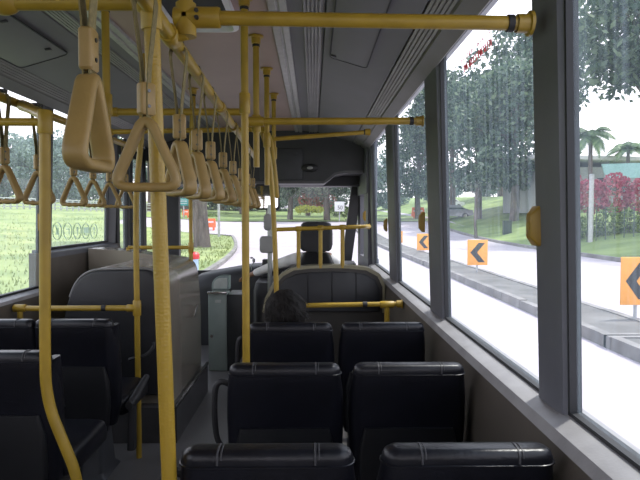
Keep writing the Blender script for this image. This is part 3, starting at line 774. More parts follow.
# ================================================================== FARE MACHINE, READERS, DASH
fm = thing('fare_machine', (-.83, 5.2, 0), 'grey-green fare machine cabinet with small label and lock by the driver', 'fare machine')
mb = MB(); mb.box((-.06, .1, .365), (.175, .2, .73), bevel=.008); mb.build('cabinet', M['fare'], fm)
mb = MB(); mb.box((.10, .16, .36), (.145, .34, .72), bevel=.008); mb.build('side_cabinet', M['faredark'], fm)
mb = MB(); mb.box((-.06, -.004, .738), (.18, .05, .022), bevel=.006); mb.build('top_lip', M['chrome'], fm)
mb = MB(); mb.box((-.055, -.002, .655), (.055, .006, .03), bevel=.002); mb.build('label_plate', M['label'], fm)
mb = MB(); mb.tube([(-.115,-.001,.33), (-.115,-.014,.33)], .014, n=12); mb.box((-.115,-.018,.33), (.006,.012,.02)); mb.build('lock', M['chrome'], fm)
# ticket hood
mb = MB(); hp = [Vector((-.13,0,.75))]+[Vector((-.04-.09*math.cos(a), 0, .79+.09*math.sin(a))) for a in [PI*i/16 for i in range(0, 9)]]+[Vector((.03,0,.88)), Vector((.03,0,.75))]
mb.loft([[p+Vector((0,y,0)) for p in hp] for y in (.10,.24)]); mb.build('ticket_hood', M['sticker'], fm)
mb = MB(); hq = [Vector((-.045+(p.x+.045)*.8, .097, .81+(p.z-.81)*.78)) for p in hp]
mb.loft([hq, [p+Vector((0,-.006,0)) for p in hq]]); mb.build('ticket_window', M['label'], fm)
# reader pole
c = at(270, 300, 4.95)
rp = thing('card_reader_post', (c.x, 4.95, 0), 'grey post with two pale rounded card readers beside the driver', 'card reader')
zt = at(269, 205, 4.95).z
mb = MB(); mb.tube([(0,0,0), (0,0,zt)], .02, n=14); mb.build('post', M['polegrey'], rp)
for py0, py1, hw, dx in ((214, 230.5, .036, -.012), (236, 253, .066, -.018)):
    z1, z0 = at(268,py0,4.9).z, at(268,py1,4.9).z
    mb = MB(); mb.loft([[Vector((dx+(p.x)*k, -.03+yy, (z0+z1)/2+p.y*k)) for p in rrect(0,0,hw,(z1-z0)/2,.03,0)] for yy, k in ((.02,.95),(-.03,1),(-.045,.94),(-.05,.8))]); mb.build('reader', M['paleplastic'], rp)
cc = at(270, 266, 6.1)
cb_ = thing('console_box', (cc.x, 6.1, .80), 'dark console box on the dashboard behind the card readers', 'console')
mb = MB(); mb.box((-.03,0,.085), (.10,.12,.19), bevel=.01); mb.box((-.10,0,.05), (.05,.12,.12), bevel=.008); mb.build('housing', M['darkgrey'], cb_)
mb = MB(); mb.box((.095,-.01,.10), (.13,.10,.16), bevel=.02); mb.build('display_unit', M['black'], cb_)
# dashboard
db = thing('dashboard', (-.4, 6.5, 0), 'dark curved dashboard below the windscreen', 'dashboard')
mb = MB(); rings = []
for px, py in ((186,296),(190,284),(196,277),(210,273.5),(230,270),(250,266.5),(300,264),(340,264),(356,264)):
    p = at(px, py, 6.35); zt = p.z
    rings.append([Vector((p.x+.4, a, z)) for a, z in ((-.25,.0),(-.25,zt-.16),(-.22,zt-.05),(-.15,zt),(.2,zt+.01),(.58,zt-.02),(.58,.0))])
mb.loft(rings); mb.build('dash_body', M['darkgrey'], db)
# console between fare machine and driver (side pod)
mb = MB(); mb.loft([rrect(.02, -.55, .22, .38, .06, z) for z in (0, .70)]+[rrect(.02,-.55,.20,.36,.06,.78)]); mb.build('side_pod', M['darkgrey'], db)
swc = Vector((.05, 6.12, .93))
sw = thing('steering_wheel', swc, 'black steering wheel in front of the driver', 'steering wheel')
Rw = Matrix.Rotation(math.radians(28), 3, 'X')
mb = MB(); mb.sweep([Rw @ Vector((.21*math.cos(a), .21*math.sin(a), 0)) for a in [2*PI*i/28 for i in range(28)]], lambda k: [(.014*math.cos(q), .014*math.sin(q)) for q in [2*PI*i/8 for i in range(8)]], closed=True); mb.build('rim', M['black'], sw)
mb = MB()
for a in (.3, 2.84, -1.57): mb.tube([(0,0,-.02), Rw @ Vector((.205*math.cos(a), .205*math.sin(a), 0))], .012, n=8)
mb.tube([(0,0,0), Rw @ Vector((0,.0,-.22))], .03); mb.build('spokes', M['black'], sw)
# little stalk device on dash
c = at(253, 268, 6.3); gn = thing('stalk_microphone', (c.x, 6.3, c.z-.03), 'small pale device on a thin bent stalk on the dashboard', 'microphone')
mb = MB(); mb.tube([(-.02,0,0), (-.015,0,.06), (.012,0,.10)], .005, n=8, smooth=3); mb.build('stalk', M['polegrey'], gn)
mb = MB(); mb.ball((.01,0,.115), .026, sc=(.7,.6,1)); mb.ball((-.015,0,.145), .016, sc=(1.2,.6,.7)); mb.build('head', M['paleplastic'], gn)
# interior mirror
c = at(267.5, 197, 6.25)
im = thing('driver_mirror', c, 'dark-framed interior mirror hanging from the front bulkhead', 'mirror')
mb = MB(); hw, hh = .135, .145
mb.loft([[Vector((p.x*k, yy, p.y*k)) for p in rrect(0,0,hw,hh,.03,0)] for yy, k in ((.03,.8),(.01,1),(-.012,1),(-.016,.95))]); mb.tube([(0,.02,hh*.8), (0,.05,hh+.12)], .012); mb.build('mirror_frame', M['black'], im)
mb = MB(); mb.loft([[Vector((p.x*.86, yy, p.y*.84)) for p in rrect(0,0,hw,hh,.03,0)] for yy in (-.014,-.019)]); mb.build('mirror_glass', M['mirror'], im)

# ================================================================== PEOPLE
def skin_body(name, V, E, root, m, parent=None, sub=2):
    me = bpy.data.meshes.new('tmp'); keys = list(V); idx = {k: i for i, k in enumerate(keys)}
    me.from_pydata([V[k][0] for k in keys], [(idx[a], idx[b]) for a, b in E], [])
    o = bpy.data.objects.new('tmp', me); COL.objects.link(o)
    o.modifiers.new('s', 'SKIN'); sm = o.modifiers.new('b', 'SUBSURF'); sm.levels = sub; sm.render_levels = sub
    sv = me.skin_vertices[0].data
    for k in keys:
        r = V[k][1]; sv[idx[k]].radius = r if isinstance(r, tuple) else (r, r); sv[idx[k]].use_root = (k == root)
    dg = bpy.context.evaluated_depsgraph_get(); ev = o.evaluated_get(dg)
    nm = bpy.data.meshes.new_from_object(ev); bpy.data.objects.remove(o); bpy.data.meshes.remove(me)
    nm.materials.clear(); nm.name = name
    return link(name, nm, m, parent, 80)
def seated(label, loc, seat_z, hl, hr, hair, shirt, lean=0):
    """hl, hr: elbow+wrist points for left/right arm in person's frame (x right, y forward, z up from the hips)"""
    t = thing('person', (loc[0], loc[1], seat_z), label, 'person')
    V = {'hip': ((0,0,.10), (.15,.11)), 'waist': ((0,-.01,.26), (.13,.10)), 'chest': ((0,lean*.5,.42), (.16,.11)), 'sh': ((0,lean,.53), (.11,.075)), 'neck': ((0,lean+.01,.60), (.055,.055)), 'jaw': ((0,lean+.035,.66), (.06,.068)), 'head': ((0,lean+.03,.745), (.075,.092)), 'crown': ((0,lean+.02,.81), (.055,.07))}
    E = [('hip','waist'),('waist','chest'),('chest','sh'),('sh','neck'),('neck','jaw'),('jaw','head'),('head','crown')]
    for s, nm in ((-1,'l'), (1,'r')):
        V['k'+nm] = ((s*.13,.42,.10), (.065,.065)); V['th'+nm] = ((s*.10,.14,.09), (.085,.085)); V['an'+nm] = ((s*.12,.44,-.30), (.042,.042)); V['toe'+nm] = ((s*.125,.60,-.36), (.04,.028)); V['hl'+nm] = ((s*.12,.42,-.36), (.04,.035))
        E += [('hip','th'+nm), ('th'+nm,'k'+nm), ('k'+nm,'an'+nm), ('an'+nm,'hl'+nm), ('hl'+nm,'toe'+nm)]
        el, wr = (hl if s < 0 else hr)
        V['so'+nm] = ((s*.185,lean-.005,.525), (.055,.055)); V['el'+nm] = (el, (.042,.042)); V['wr'+nm] = (wr, (.028,.026))
        d = (Vector(wr)-Vector(el)).normalized(); side = Vector((0,0,1)).cross(d).normalized()
        pm = Vector(wr)+d*.06; V['pm'+nm] = (tuple(pm), (.032,.016))
        E += [('sh','so'+nm), ('so'+nm,'el'+nm), ('el'+nm,'wr'+nm), ('wr'+nm,'pm'+nm)]
        for f in range(4):
            off = side*(f-1.5)*.019; ln = (.034,.04,.038,.03)[f]
            b = pm+off+d*.032; V['f%d0'%f+nm] = (tuple(b), .0085); V['f%d1'%f+nm] = (tuple(b+d*ln*.8+Vector((0,0,-.008))), .008); V['f%d2'%f+nm] = (tuple(b+d*ln*1.2+Vector((0,0,-.035))), .007)
            E += [('pm'+nm,'f%d0'%f+nm), ('f%d0'%f+nm,'f%d1'%f+nm), ('f%d1'%f+nm,'f%d2'%f+nm)]
        q = Vector(wr)+d*.03-side*s*.035*(-1); V['t0'+nm] = (tuple(q), .010); V['t1'+nm] = (tuple(q+d*.035-side*s*.01*(-1)+Vector((0,0,-.012))), .0085)
        E += [('wr'+nm,'t0'+nm), ('t0'+nm,'t1'+nm)]
    skin_body('body', V, E, 'hip', M['skin'], t)
    # clothing shells
    S = {k: (V[k][0], tuple(r*1.09 for r in V[k][1])) for k in ('hip','waist','chest')}
    S['sh'] = (V['sh'][0], (.125,.088)); S['nk'] = ((0,lean+.005,.575), (.068,.066))
    SE = [('hip','waist'),('waist','chest'),('chest','sh'),('sh','nk')]
    for s, nm in ((-1,'l'), (1,'r')):
        el, wr = (hl if s < 0 else hr)
        S['so'+nm] = (V['so'+nm][0], (.068,.068)); S['el'+nm] = (el, (.054,.054)); S['cu'+nm] = (tuple(Vector(el).lerp(Vector(wr), .85 if hair == 'none' else .5)), (.043,.043))
        SE += [('sh','so'+nm), ('so'+nm,'el'+nm), ('el'+nm,'cu'+nm)]
    skin_body('shirt', S, SE, 'hip', M[shirt], t)
    T = {'hip': ((0,0,.08), (.165,.125))}; TE = []
    for s, nm in ((-1,'l'), (1,'r')):
        T['th'+nm] = (V['th'+nm][0], (.095,.095)); T['k'+nm] = (V['k'+nm][0], (.075,.075)); T['an'+nm] = ((s*.12,.44,-.28), (.058,.058)); TE += [('hip','th'+nm), ('th'+nm,'k'+nm), ('k'+nm,'an'+nm)]
    skin_body('trousers', T, TE, 'hip', M['trousers'], t)
    # face
    hc = Vector((0, lean+.03, .735))
    mb = MB(); mb.loft([[hc+Vector((x, y, z)) for x, y, z in r] for r in ([(-.006,.085,.03),(.006,.085,.03),(.0,.095,.03)], [(-.013,.083,-.012),(.013,.083,-.012),(0,.112,-.012)], [(-.012,.083,-.02),(.012,.083,-.02),(0,.10,-.022)])]); mb.build('nose', M['skin'], t)
    for s in (-1, 1):
        mb = MB(); mb.ball(hc+Vector((s*.03,.082,.022)), .012); mb.build('eye', M['signblack'], t)
        mb = MB(); mb.ball(hc+Vector((s*.078,-.005,.0)), .03, sc=(.35,.7,1)); mb.build('ear', M['skin'], t)
    mb = MB(); mb.ball(hc+Vector((0,.078,-.05)), .022, sc=(1,.4,.25)); mb.build('mouth', M['redtext'], t)
    # hair: shaggy cap
    mb = MB(); mb.ball(hc+Vector((0,-.012,.028)), .112, seg=36, sc=(1.02,1.06,1.02))
    for v in mb.bm.verts:
        d = v.co-hc
        v.co += d.normalized()*(.007*mnoise.noise(v.co*22)+.003*mnoise.noise(v.co*90))
        if v.co.y > hc.y+.06 and v.co.z < hc.z+.06: v.co.y = hc.y+.055
        if v.co.z < hc.z-.045: v.co.z = hc.z-.045+ (v.co.z-hc.z+.045)*.3
    hobj = mb.build('hair', M['hair'], t, sharp=None)
    # loose strands
    mb = MB(); rnd = random.Random(3)
    for i in range(420):
        a = rnd.uniform(0, 2*PI); e = rnd.uniform(-.25, 1.5)
        d = Vector((math.cos(a)*math.cos(e)*.95, math.sin(a)*math.cos(e)*1.05, math.sin(e)))
        if d.y > .5 and d.z < .4: continue
        p = hc+Vector((0,-.012,.028))+d*.114; fl = Vector((d.x*.5, d.y*.5, -.7+d.z*.5)).normalized()
        q = p+d*.014+fl*rnd.uniform(.025,.055); sd = d.cross(fl).normalized()*.0022
        mb.quad(p-sd, p+sd, q+sd*.3, q-sd*.3)
    mb.build('hair_strands', M['hair'], hobj, sharp=None, fix=False)
    return t
pz = at(285, 291, 2.93)
pass_seat = pz.z-.875
seated('passenger with messy dark hair seated ahead of an aisle seat, seen from behind', (pz.x+.0, 2.93), pass_seat, ((-.22,.10,.28), (-.13,.34,.17)), ((.22,.10,.28), (.13,.34,.17)), 'short', 'shirtdark', lean=.02)
# driver: left arm reaches forward to the left
wrist = at(250, 275, 5.80); elb = at(276, 265, 5.62)
dl = Vector((at(316,250,5.42).x, 5.42, .515))
seated('bus driver in a pale shirt, hidden behind the headrest, left arm reaching out', (dl.x, dl.y), dl.z, (tuple(elb-dl), tuple(wrist-dl)), ((.24,.16,.30), (.16,.42,.36)), 'none', 'shirt', lean=.0)
# driver's seat
ds = thing('bus_seat', (dl.x, 5.18, 0), 'dark driver seat with broad square headrest', 'seat')
hx0, hx1 = at(298.5,236,5.18), at(331.5,236,5.18); z1, z0 = at(315,222,5.18).z, at(315,251,5.18).z
hw = (hx1.x-hx0.x)/2
mb = MB(); mb.loft([[Vector((p.x*k+0, p.y, z)) for p in rrect(0,0,hw,.05,.04,0)] for z, k in ((z0,.80), (z0+.02,.93), (z0+.06,1.0), (z1-.10,1.0), (z1-.05,.96), (z1-.02,.90), (z1-.005,.78), (z1,.6))]); mb.build('headrest', M['pad'], ds, sharp=60)
mb = MB()
for s in (-1,1): mb.tube([(s*.06,0,z0+.01), (s*.06,0,z0-.08)], .009, n=8)
mb.box((0,0,z0-.02), (.17,.05,.06), bevel=.01); mb.build('headrest_post', M['black'], ds)
mb = MB(); mb.loft([rrect(0,.03-.02*i,hw_,.06,.05,z) for i, (z, hw_) in enumerate(((.44,.2),(.6,.22),(.80,.21),(z0-.12,.17),(z0-.04,.135),(z0-.01,.11)))]); mb.build('backrest', M['pad'], ds, sharp=60)
mb = MB(); mb.loft([rrect(0,.26,.23*k,.24*k,.06,z) for z, k in ((.40,.9),(.43,1),(.48,1),(.50,.92))]); mb.build('seat_cushion', M['pad'], ds, sharp=60)
mb = MB(); mb.loft([rrect(0,.25,.16,.18,.04,z) for z in (0,.05,.38,.41)]); mb.build('pedestal', M['darkgrey'], ds)

# ================================================================== STICKERS ON GLASS
def gxl(z): return mir(.672-.036*(z-.93)/1.23)+.003
for i, px in enumerate((57.5, 68, 77.5, 86, 94)):
    Y = 1.845*F/(313-px); z = CAMZ-(231-216)*Y/F
    t = thing('window_sticker', (gxl(z), Y, z), 'faint round pictogram sticker low on the left front window', 'sticker', 'faint round pictograms in a row on the window')
    mb = MB(); R = .062
    pth = [Vector((0, R*math.cos(a)*1.15, R*math.sin(a))) for a in [2*PI*k/26 for k in range(26)]]
    mb.sweep(pth, lambda k: [(-.004,-.001),(.004,-.001),(.004,.001),(-.004,.001)], closed=True); mb.build('ring', M['sticker'], t)
    mb = MB()
    if i == 0: mb.box((.002,0,0), (.002,.012,.1), Matrix.Rotation(.6,3,'X')); mb.box((.002,0,0), (.002,.04,.05))
    elif i == 1: mb.box((.002,0,.015), (.002,.06,.010)); mb.box((.002,.02,-.01), (.002,.012,.05))
    elif i == 2: mb.box((.002,0,0), (.002,.014,.07)); mb.box((.002,0,.02), (.002,.04,.01))
    elif i == 3: mb.box((.002,0,.005), (.002,.10,.05)); mb.box((.002,0,-.03), (.002,.06,.01))
    else: mb.box((.002,0,.02), (.002,.03,.03)); mb.box((.002,0,-.018), (.002,.015,.03))
    mb.build('symbol', M['sticker'], t)
# red lettering on the right window: illegible strokes in two lines
st = thing('window_lettering', (0,0,0), 'two lines of small red lettering high on the right window glass', 'lettering')
rnd = random.Random(5)
def onglass(px, py):
    d = _R @ Vector(((px-320)/F, (240-py)/F, -1)); x = .655
    p = Vector((0,0,CAMZ))+d*(x/d.x); xg = .672-.036*(p.z-.93)/1.23
    return Vector((0,0,CAMZ))+d*((xg-.008)/d.x)
st.location = onglass(475, 55)
for nm, (xa, ya), (xb, yb), hgt, cnt in (('small_line', (459.5,63.5), (490.5,31), .017, 16), ('bold_line', (463,70), (491.5,41.5), .026, 15)):
    A, B = onglass(xa, ya), onglass(xb, yb); mb = MB(); d = (B-A)
    for i in range(cnt):
        if nm == 'small_line' and i % 5 == 3: continue
        c = A+d*((i+.5)/cnt)-st.location; L = d.length/cnt
        dn = d.normalized(); up = Vector((-.03,0,1)); up = (up-dn*up.dot(dn)).normalized()
        segs = rnd.sample([((0,0),(0,1)), ((1,0),(1,1)), ((0,1),(1,1)), ((0,.5),(1,.5)), ((0,0),(1,0)), ((0,1),(1,0))], 3)
        for (u0,v0),(u1,v1) in segs:
            p = c+dn*(u0-.5)*L*.62+up*(v0-.5)*hgt; q = c+dn*(u1-.5)*L*.62+up*(v1-.5)*hgt
            mb.tube([p, q], .0011 if nm == 'small_line' else .0021, n=4)
    mb.build(nm, M['redtext'], st)

# ================================================================== OUTSIDE
GZ = -.33
def sm(a, b, x):
    t = min(1, max(0, (x-a)/(b-a))); return t*t*(3-2*t)
def gz(x, y):
    z = GZ
    yy = max(0, y-30); z += .0017*yy*yy if yy < 26 else .0017*26*26+(yy-26)*.03
    if x < -8: z += min(4.4, (-8-x)*.05)*sm(-8,-12,x)
    if x > 13.0:
        z += min(2.5, (x-13.0)*.22)*sm(8, 36, y)
        z += .08*sm(13, 14, x)
    return z
def patch(name, m, ys, xl, xr, nx, dz=0):
    mb = MB(); rows = []
    for y in ys:
        a, b = xl(y), xr(y)
        rows.append([mb.bm.verts.new((a+(b-a)*i/nx, y, gz(a+(b-a)*i/nx, y)+dz)) for i in range(nx+1)])
    for A, B in zip(rows, rows[1:]):
        for i in range(nx): mb.bm.faces.new((A[i], A[i+1], B[i+1], B[i]))
    return struct(mb, name, m)
ysA = [-40+4*i for i in range(68)]
patch('ground_road', M['road'], ysA, lambda y: -60, lambda y: 90, 75, 0)
def xk(y):
    if y < 14: return -3.3
    if y <= 42: return -3.3-.0036*(y-14)**2
    return max(-18.0, -6.1-(y-42)*1.5)
ysL = [-40+1.5*i for i in range(122)]
patch('ground_field', M['grass'], ysL, lambda y: -150, xk, 60, .06)
mb = MB(); yk = [-40+1.2*i for i in range(80)]
mb.sweep([Vector((xk(y)+.06, y, gz(-3.3, y)+.03)) for y in yk], lambda k: [(-.2,-.09),(.1,-.09),(.1,.09),(-.2,.09)], up=Vector((0,0,1))); struct(mb, 'ground_kerb', M['kerb'])
patch('ground_verge', M['grass_r'], ysL, lambda y: 12.0+ (max(0, y-34)*-.012), lambda y: 110, 60, .09)
patch('ground_front', M['grass_r'], [57+2*i for i in range(40)], lambda y: -18.2, lambda y: 11.6, 16, .07)
mb = MB(); mb.sweep([Vector((11.93+ (max(0, y-34)*-.012), y, gz(11.9, y)+.06)) for y in yk], lambda k: [(-.3,-.1),(.1,-.1),(.1,.1),(-.3,.1)], up=Vector((0,0,1))); struct(mb, 'ground_kerb_far', M['kerb'])
# median strips of kerb blocks
def median(y0, y1, x0a, x1a, x0b, x1b):
    mb = MB(); n_ = max(2, int((y1-y0)/1.0)); rnd = random.Random(int(y0*10))
    top = MB()
    R_ = []
    for i in range(n_+1):
        y = y0+(y1-y0)*i/n_; t = i/n_; a = x0a+(x0b-x0a)*t; b = x1a+(x1b-x1a)*t; g = gz(a, y)
        R_.append((a, b, y, g))
    for (a, b, y, g), (a2, b2, y2, g2) in zip(R_, R_[1:]):
        h = .17+rnd.uniform(-.01,.01); q = .008
        for u, v, u2, v2 in ((a, a+.16, a2, a2+.16), (b-.16, b, b2-.16, b2)):
            mb.loft([[Vector((u,y+q,g-.05)), Vector((v,y+q,g-.05)), Vector((v,y+q,g+h)), Vector((u+.02,y+q,g+h))], [Vector((u2,y2-q,g2-.05)), Vector((v2,y2-q,g2-.05)), Vector((v2,y2-q,g2+h)), Vector((u2+.02,y2-q,g2+h))]])
    top.loft([[Vector((a+.15,y,g-.05)), Vector((b-.15,y,g-.05)), Vector((b-.15,y,g+.15)), Vector((a+.15,y,g+.15))] for a, b, y, g in R_])
    for (a, b, y, g) in (R_[0], R_[-1]):
        mb.box(((a+b)/2, y, g+.06), (b-a, .16, .22))
    return mb, top
for i, (y0_, y1_) in enumerate(((-14, 7.42), (7.52, 20), (20.05, 60))):
    a, b = median(y0_, y1_, 3.95, 5.15, 3.95-(.5 if i == 2 else 0), 5.15-(.3 if i == 2 else 0))
    st_ = struct(a, 'ground_median_%d' % (i+1), M['kerb']); b.build('paving', M['kerbtop'], st_)
# chevron signs
def chevron(c, label, w=.57, h=.75):
    t = thing('chevron_sign', (c[0], c[1], gz(c[0], c[1])+.15), label, 'road sign', 'orange chevron signs on the median')
    zb = c[2]-t.location.z
    mb = MB(); mb.box((0,0,zb), (w,.03,h), bevel=.006); mb.build('board', M['orange'], t)
    mb = MB(); x = w*.36; v = h*.38
    P = [(-x,0),(x*.12,v),(x,v),(-x*.10,0),(x,-v),(x*.12,-v)]
    A = [Vector((px_,-.021,zb+py_)) for px_, py_ in P]; B = [p+Vector((0,.005,0)) for p in A]
    # two convex halves
    for idx in ((0,1,2,3), (0,3,4,5)):
        mb.loft([[A[k] for k in idx], [B[k] for k in idx]])
    mb.build('chevron', M['signblack'], t)
    mb = MB(); mb.tube([(0,.03,0), (0,.03,zb+h*.4)], .028, n=10); mb.build('post', M['galv'], t)
    return t
chevron(at(477.5, 252.5, 16.2), 'orange chevron sign on the median, seen whole through second window', .59, .74)
chevron(at(637, 281, 8.75), 'orange chevron sign on the median cut off by the photo edge', .52, .76)
chevron(at(423.5, 242, 25.5), 'distant orange chevron sign half hidden by the second pillar', .6, .76)
chevron(at(398, 237, 36), 'farthest orange chevron sign along the median', .6, .76)

# vegetation -------------------------------------------------------------
def leaf_blob(mb, rnd, c, rad, n, size, flat=1.0):
    for i in range(n):
        while True:
            d = Vector((rnd.uniform(-1,1), rnd.uniform(-1,1), rnd.uniform(-1,1)))
            if .1 < d.length < 1: break
        d = d.normalized()*(d.length**.45)
        p = c+Vector((d.x*rad[0], d.y*rad[1], d.z*rad[2]))
        a = Vector((rnd.gauss(0,1), rnd.gauss(0,1), rnd.gauss(0,1)*flat)).normalized(); b = a.cross(Vector((rnd.gauss(0,1), rnd.gauss(0,1), rnd.gauss(0,1)))).normalized()
        s = size*rnd.uniform(.6,1.35)
        mb.bm.faces.new([mb.bm.verts.new(q) for q in (p-a*s, p-b*s*.5, p+a*s, p+b*s*.5)])
def make_tree(name, label, seed, H, crown_r, crown_z0, trunk_r, nblob, nleaf, size, lm, group=None, cat='tree', lean=0, spread=.62):
    rnd = random.Random(seed); t = thing(name, (0,0,0), label, cat, group)
    mb = MB(); top = Vector((lean, 0, H*.62))
    mb.tube([Vector((0,0,-.6)), Vector((0,0,.15)), Vector((lean*.2+rnd.uniform(-.1,.1),0,H*.2)), Vector((lean*.6,rnd.uniform(-.1,.1),H*.42)), top], [trunk_r*1.6, trunk_r*1.2, trunk_r, trunk_r*.8, trunk_r*.4], n=10, smooth=4)
    blobs = []
    for i in range(nblob):
        a = rnd.uniform(0, 2*PI); rr = crown_r*spread*math.sqrt(rnd.random())*1.2; z = rnd.uniform(crown_z0, H)
        k = 1-abs((z-(crown_z0+H)/2)/((H-crown_z0)/2+.01))**2*.55
        c = Vector((lean+math.cos(a)*rr*k, math.sin(a)*rr*k, z)); blobs.append(c)
        st_ = Vector((lean*.6,0,H*.42)).lerp(top, rnd.random())
        if i < 14: mb.tube([st_, st_.lerp(c, .5)+Vector((0,0,-.2)), c], [trunk_r*.4, trunk_r*.22, trunk_r*.08], n=6, smooth=3)
    mb.build('trunk', M['bark'], t)
    mb = MB()
    for c in blobs:
        q = crown_r*rnd.uniform(.24,.4); leaf_blob(mb, rnd, c, (q, q, q*.7), nleaf, size)
    mb.build('crown', M[lm], t, sharp=None, fix=False)
    return t
def place(o, x, y, rz=0, s=1, label=None, copy=True):
    loc = (x, y, gz(x, y)); 
    return dup(o, loc, rz, label, s) if copy else (setattr(o, 'location', loc), o)[1]
TA = make_tree('shade_tree', 'broad shade tree rising behind the red hedge through the nearest window', 1, 14.5, 6.2, 8.8, .30, 46, 170, .26, 'leaf'); TA.location = (20, 33, gz(20,33))
TB = make_tree('shade_tree', 'shade tree with straight trunk on the bank, seen beside the nearest pillar', 2, 12, 5.0, 3.6, .33, 40, 170, .24, 'leaf'); p = at(514, 216, 46); TB.location = (p.x, 46, gz(p.x,46))
for px, Y, o, rz, s, lb in (
    (478, 52, TB, 1.3, 1.0, 'slender shade tree left of the straight trunk, through the second window'),
    (452, 60, TA, 2.1, 1.0, 'shade tree behind the parked white car'),
    (540, 56, TA, 4.1, 1.15, 'tall shade tree mostly hidden by the nearest right pillar'),
    (690, 48, TB, .6, 1.1, 'shade tree beyond the grey building'),
    (418, 64, TB, 3.3, .95, 'tree with bare lower trunk showing between second and third pillars'),
    (436, 78, TA, 5.0, 1.0, 'far shade tree on the bank beyond the second pillar'),
    (500, 80, TA, .3, 1.2, 'large far shade tree closing the view above the bank')):
    p = at(px, 216, Y); place(o, p.x, Y, rz, s, lb)
# overhanging branch of leaves close over the near window
TC = make_tree('shade_tree', 'spreading shade tree whose boughs hang over the top of nearest window', 5, 13.5, 6.0, 8.6, .3, 40, 170, .24, 'leaf'); TC.location = (20.5, 26, gz(20.5,26)+.6)
# palms
def make_palm(label, H, seed, n=16, L=2.4):
    rnd = random.Random(seed); t = thing('palm_tree', (0,0,0), label, 'palm tree')
    mb = MB(); mb.tube([(0,0,-.5), (.05,0,H*.5), (0,0,H)], [.2,.15,.13], n=10, smooth=5); mb.build('trunk', M['bark'], t)
    for i in range(n):
        a = 2*PI*i/n+rnd.uniform(-.15,.15); e = rnd.uniform(.2,1.1); d = Vector((math.cos(a), math.sin(a), 0)); P = []
        for k in range(9):
            s = k/8*L; P.append(Vector((0,0,H))+d*(s*math.cos(e)*.95)+Vector((0,0,s*math.sin(e)-.30*s*s*(.8+.3*math.cos(e)))))
        mb = MB(); sd = Vector((-d.y, d.x, 0))
        for k in range(8):
            for q in range(4):
                p = P[k].lerp(P[k+1], q/4); w_ = .55*math.sin(PI*(.12+.86*(k+q/4)/8)); tdir = (P[k+1]-P[k]).normalized()
                for sg in (-1, 1):
                    tip = p+sd*sg*w_+tdir*.25-Vector((0,0,w_*.55)); mb.bm.faces.new([mb.bm.verts.new(v) for v in (p-tdir*.04, p+tdir*.10, tip)])
        mb.build('frond', M['leaf_palm'], t, sharp=None, fix=False)
    return t
p = at(590, 160, 38); PA = make_palm('drooping palm rising behind the grey building roof', 7.0, 3); PA.location = (p.x, 38, gz(p.x,38)-1.3)
p = at(628, 160, 42); dup(PA, (p.x, 42, gz(p.x,42)-2.2), 1.0, 'small palm behind the teal awning near the photo edge', .9)
# hedges
def hedge(name, label, pts, h, wd, lm, seed, per=260, size=.11, cat='hedge'):
    rnd = random.Random(seed); c0 = Vector(pts[0]); t = thing(name, c0, label, cat)
    mb = MB(); st_ = MB(); P = [Vector(p)-c0 for p in pts]
    for a, b in zip(P, P[1:]):
        n_ = max(1, int((b-a).length/(wd*.8)))
        for i in range(n_):
            c = a.lerp(b, (i+.5)/n_); hh = h*rnd.uniform(.8,1.08)
            leaf_blob(mb, rnd, c+Vector((0,0,hh*.5)), (wd*.75, wd*.75, hh*.52), per, size)
            for q in range(3): st_.tube([c+Vector((rnd.uniform(-.2,.2),rnd.uniform(-.2,.2),-.2)), c+Vector((rnd.uniform(-.4,.4),rnd.uniform(-.4,.4),hh*.8))], .02, n=5)
    mb.build('foliage', M[lm], t, sharp=None, fix=False); st_.build('stems', M['bark'], t)
    return t
def gp(px, Y, dz=0):
    p = at(px, 216, Y); return (p.x, Y, gz(p.x, Y)+dz)
def ap(px, py, Y): return tuple(at(px, py, Y))
hedge('red_hedge', 'tall pink-red leafed hedge behind the fence, through the nearest window', [ap(560,212,34), ap(600,213,33), ap(660,214,31), ap(740,216,29)], 2.5, 1.3, 'leaf_red', 11, per=650, size=.14)
hedge('green_hedge', 'green hedge under the red hedge along the grass verge', [ap(556,240,31.5), ap(600,241,30.5), ap(680,243,28.5), ap(760,246,27)], 1.7, 1.0, 'leaf_green', 12, per=380, size=.12)
# building
c = at(600, 216, 44)
bd = thing('low_building', (c.x+1, 44, gz(c.x,44)-.5), 'low grey building with pale roof edge behind the hedges', 'building')
zt = at(600, 162, 44).z - bd.location.z
mb = MB(); mb.box((6, 4, zt/2-.2), (24, 8, zt-.4)); mb.build('wall', M['bldg'], bd)
mb = MB(); mb.box((6, 3.6, zt+.05), (25.4, 9.6, .34), Matrix.Rotation(math.radians(1.2), 3, 'Y'), bevel=.05); mb.build('roof', M['roofpale'], bd)
for i in range(6):
    mb = MB(); mb.box((-3.8+i*3.6, -.03, zt-1.9), (2.2, .08, 1.3)); w_ = mb.build('window', M['carglass'], bd)
a, b = at(602, 164, 40), at(668, 162, 38)
aw = thing('awning', a, 'pale teal awning in front of the grey building', 'awning')
mb = MB(); d = b-a; dn = at(602, 179, 40)-a
mb.prism([Vector((0,0,0)), d, d+dn+Vector((0,-.6,0)), dn+Vector((0,-.6,0))], (.0,.12,.0)); mb.build('canopy', M['awning'], aw)
mb = MB()
for k in (.05, .5, .95): q = d*k+dn; mb.tube([q+Vector((0,-.3,0)), Vector((q.x, q.y-.3, gz(a.x,40)-a.z-.3))], .06, n=8)
mb.build('support_post', M['galv'], aw)
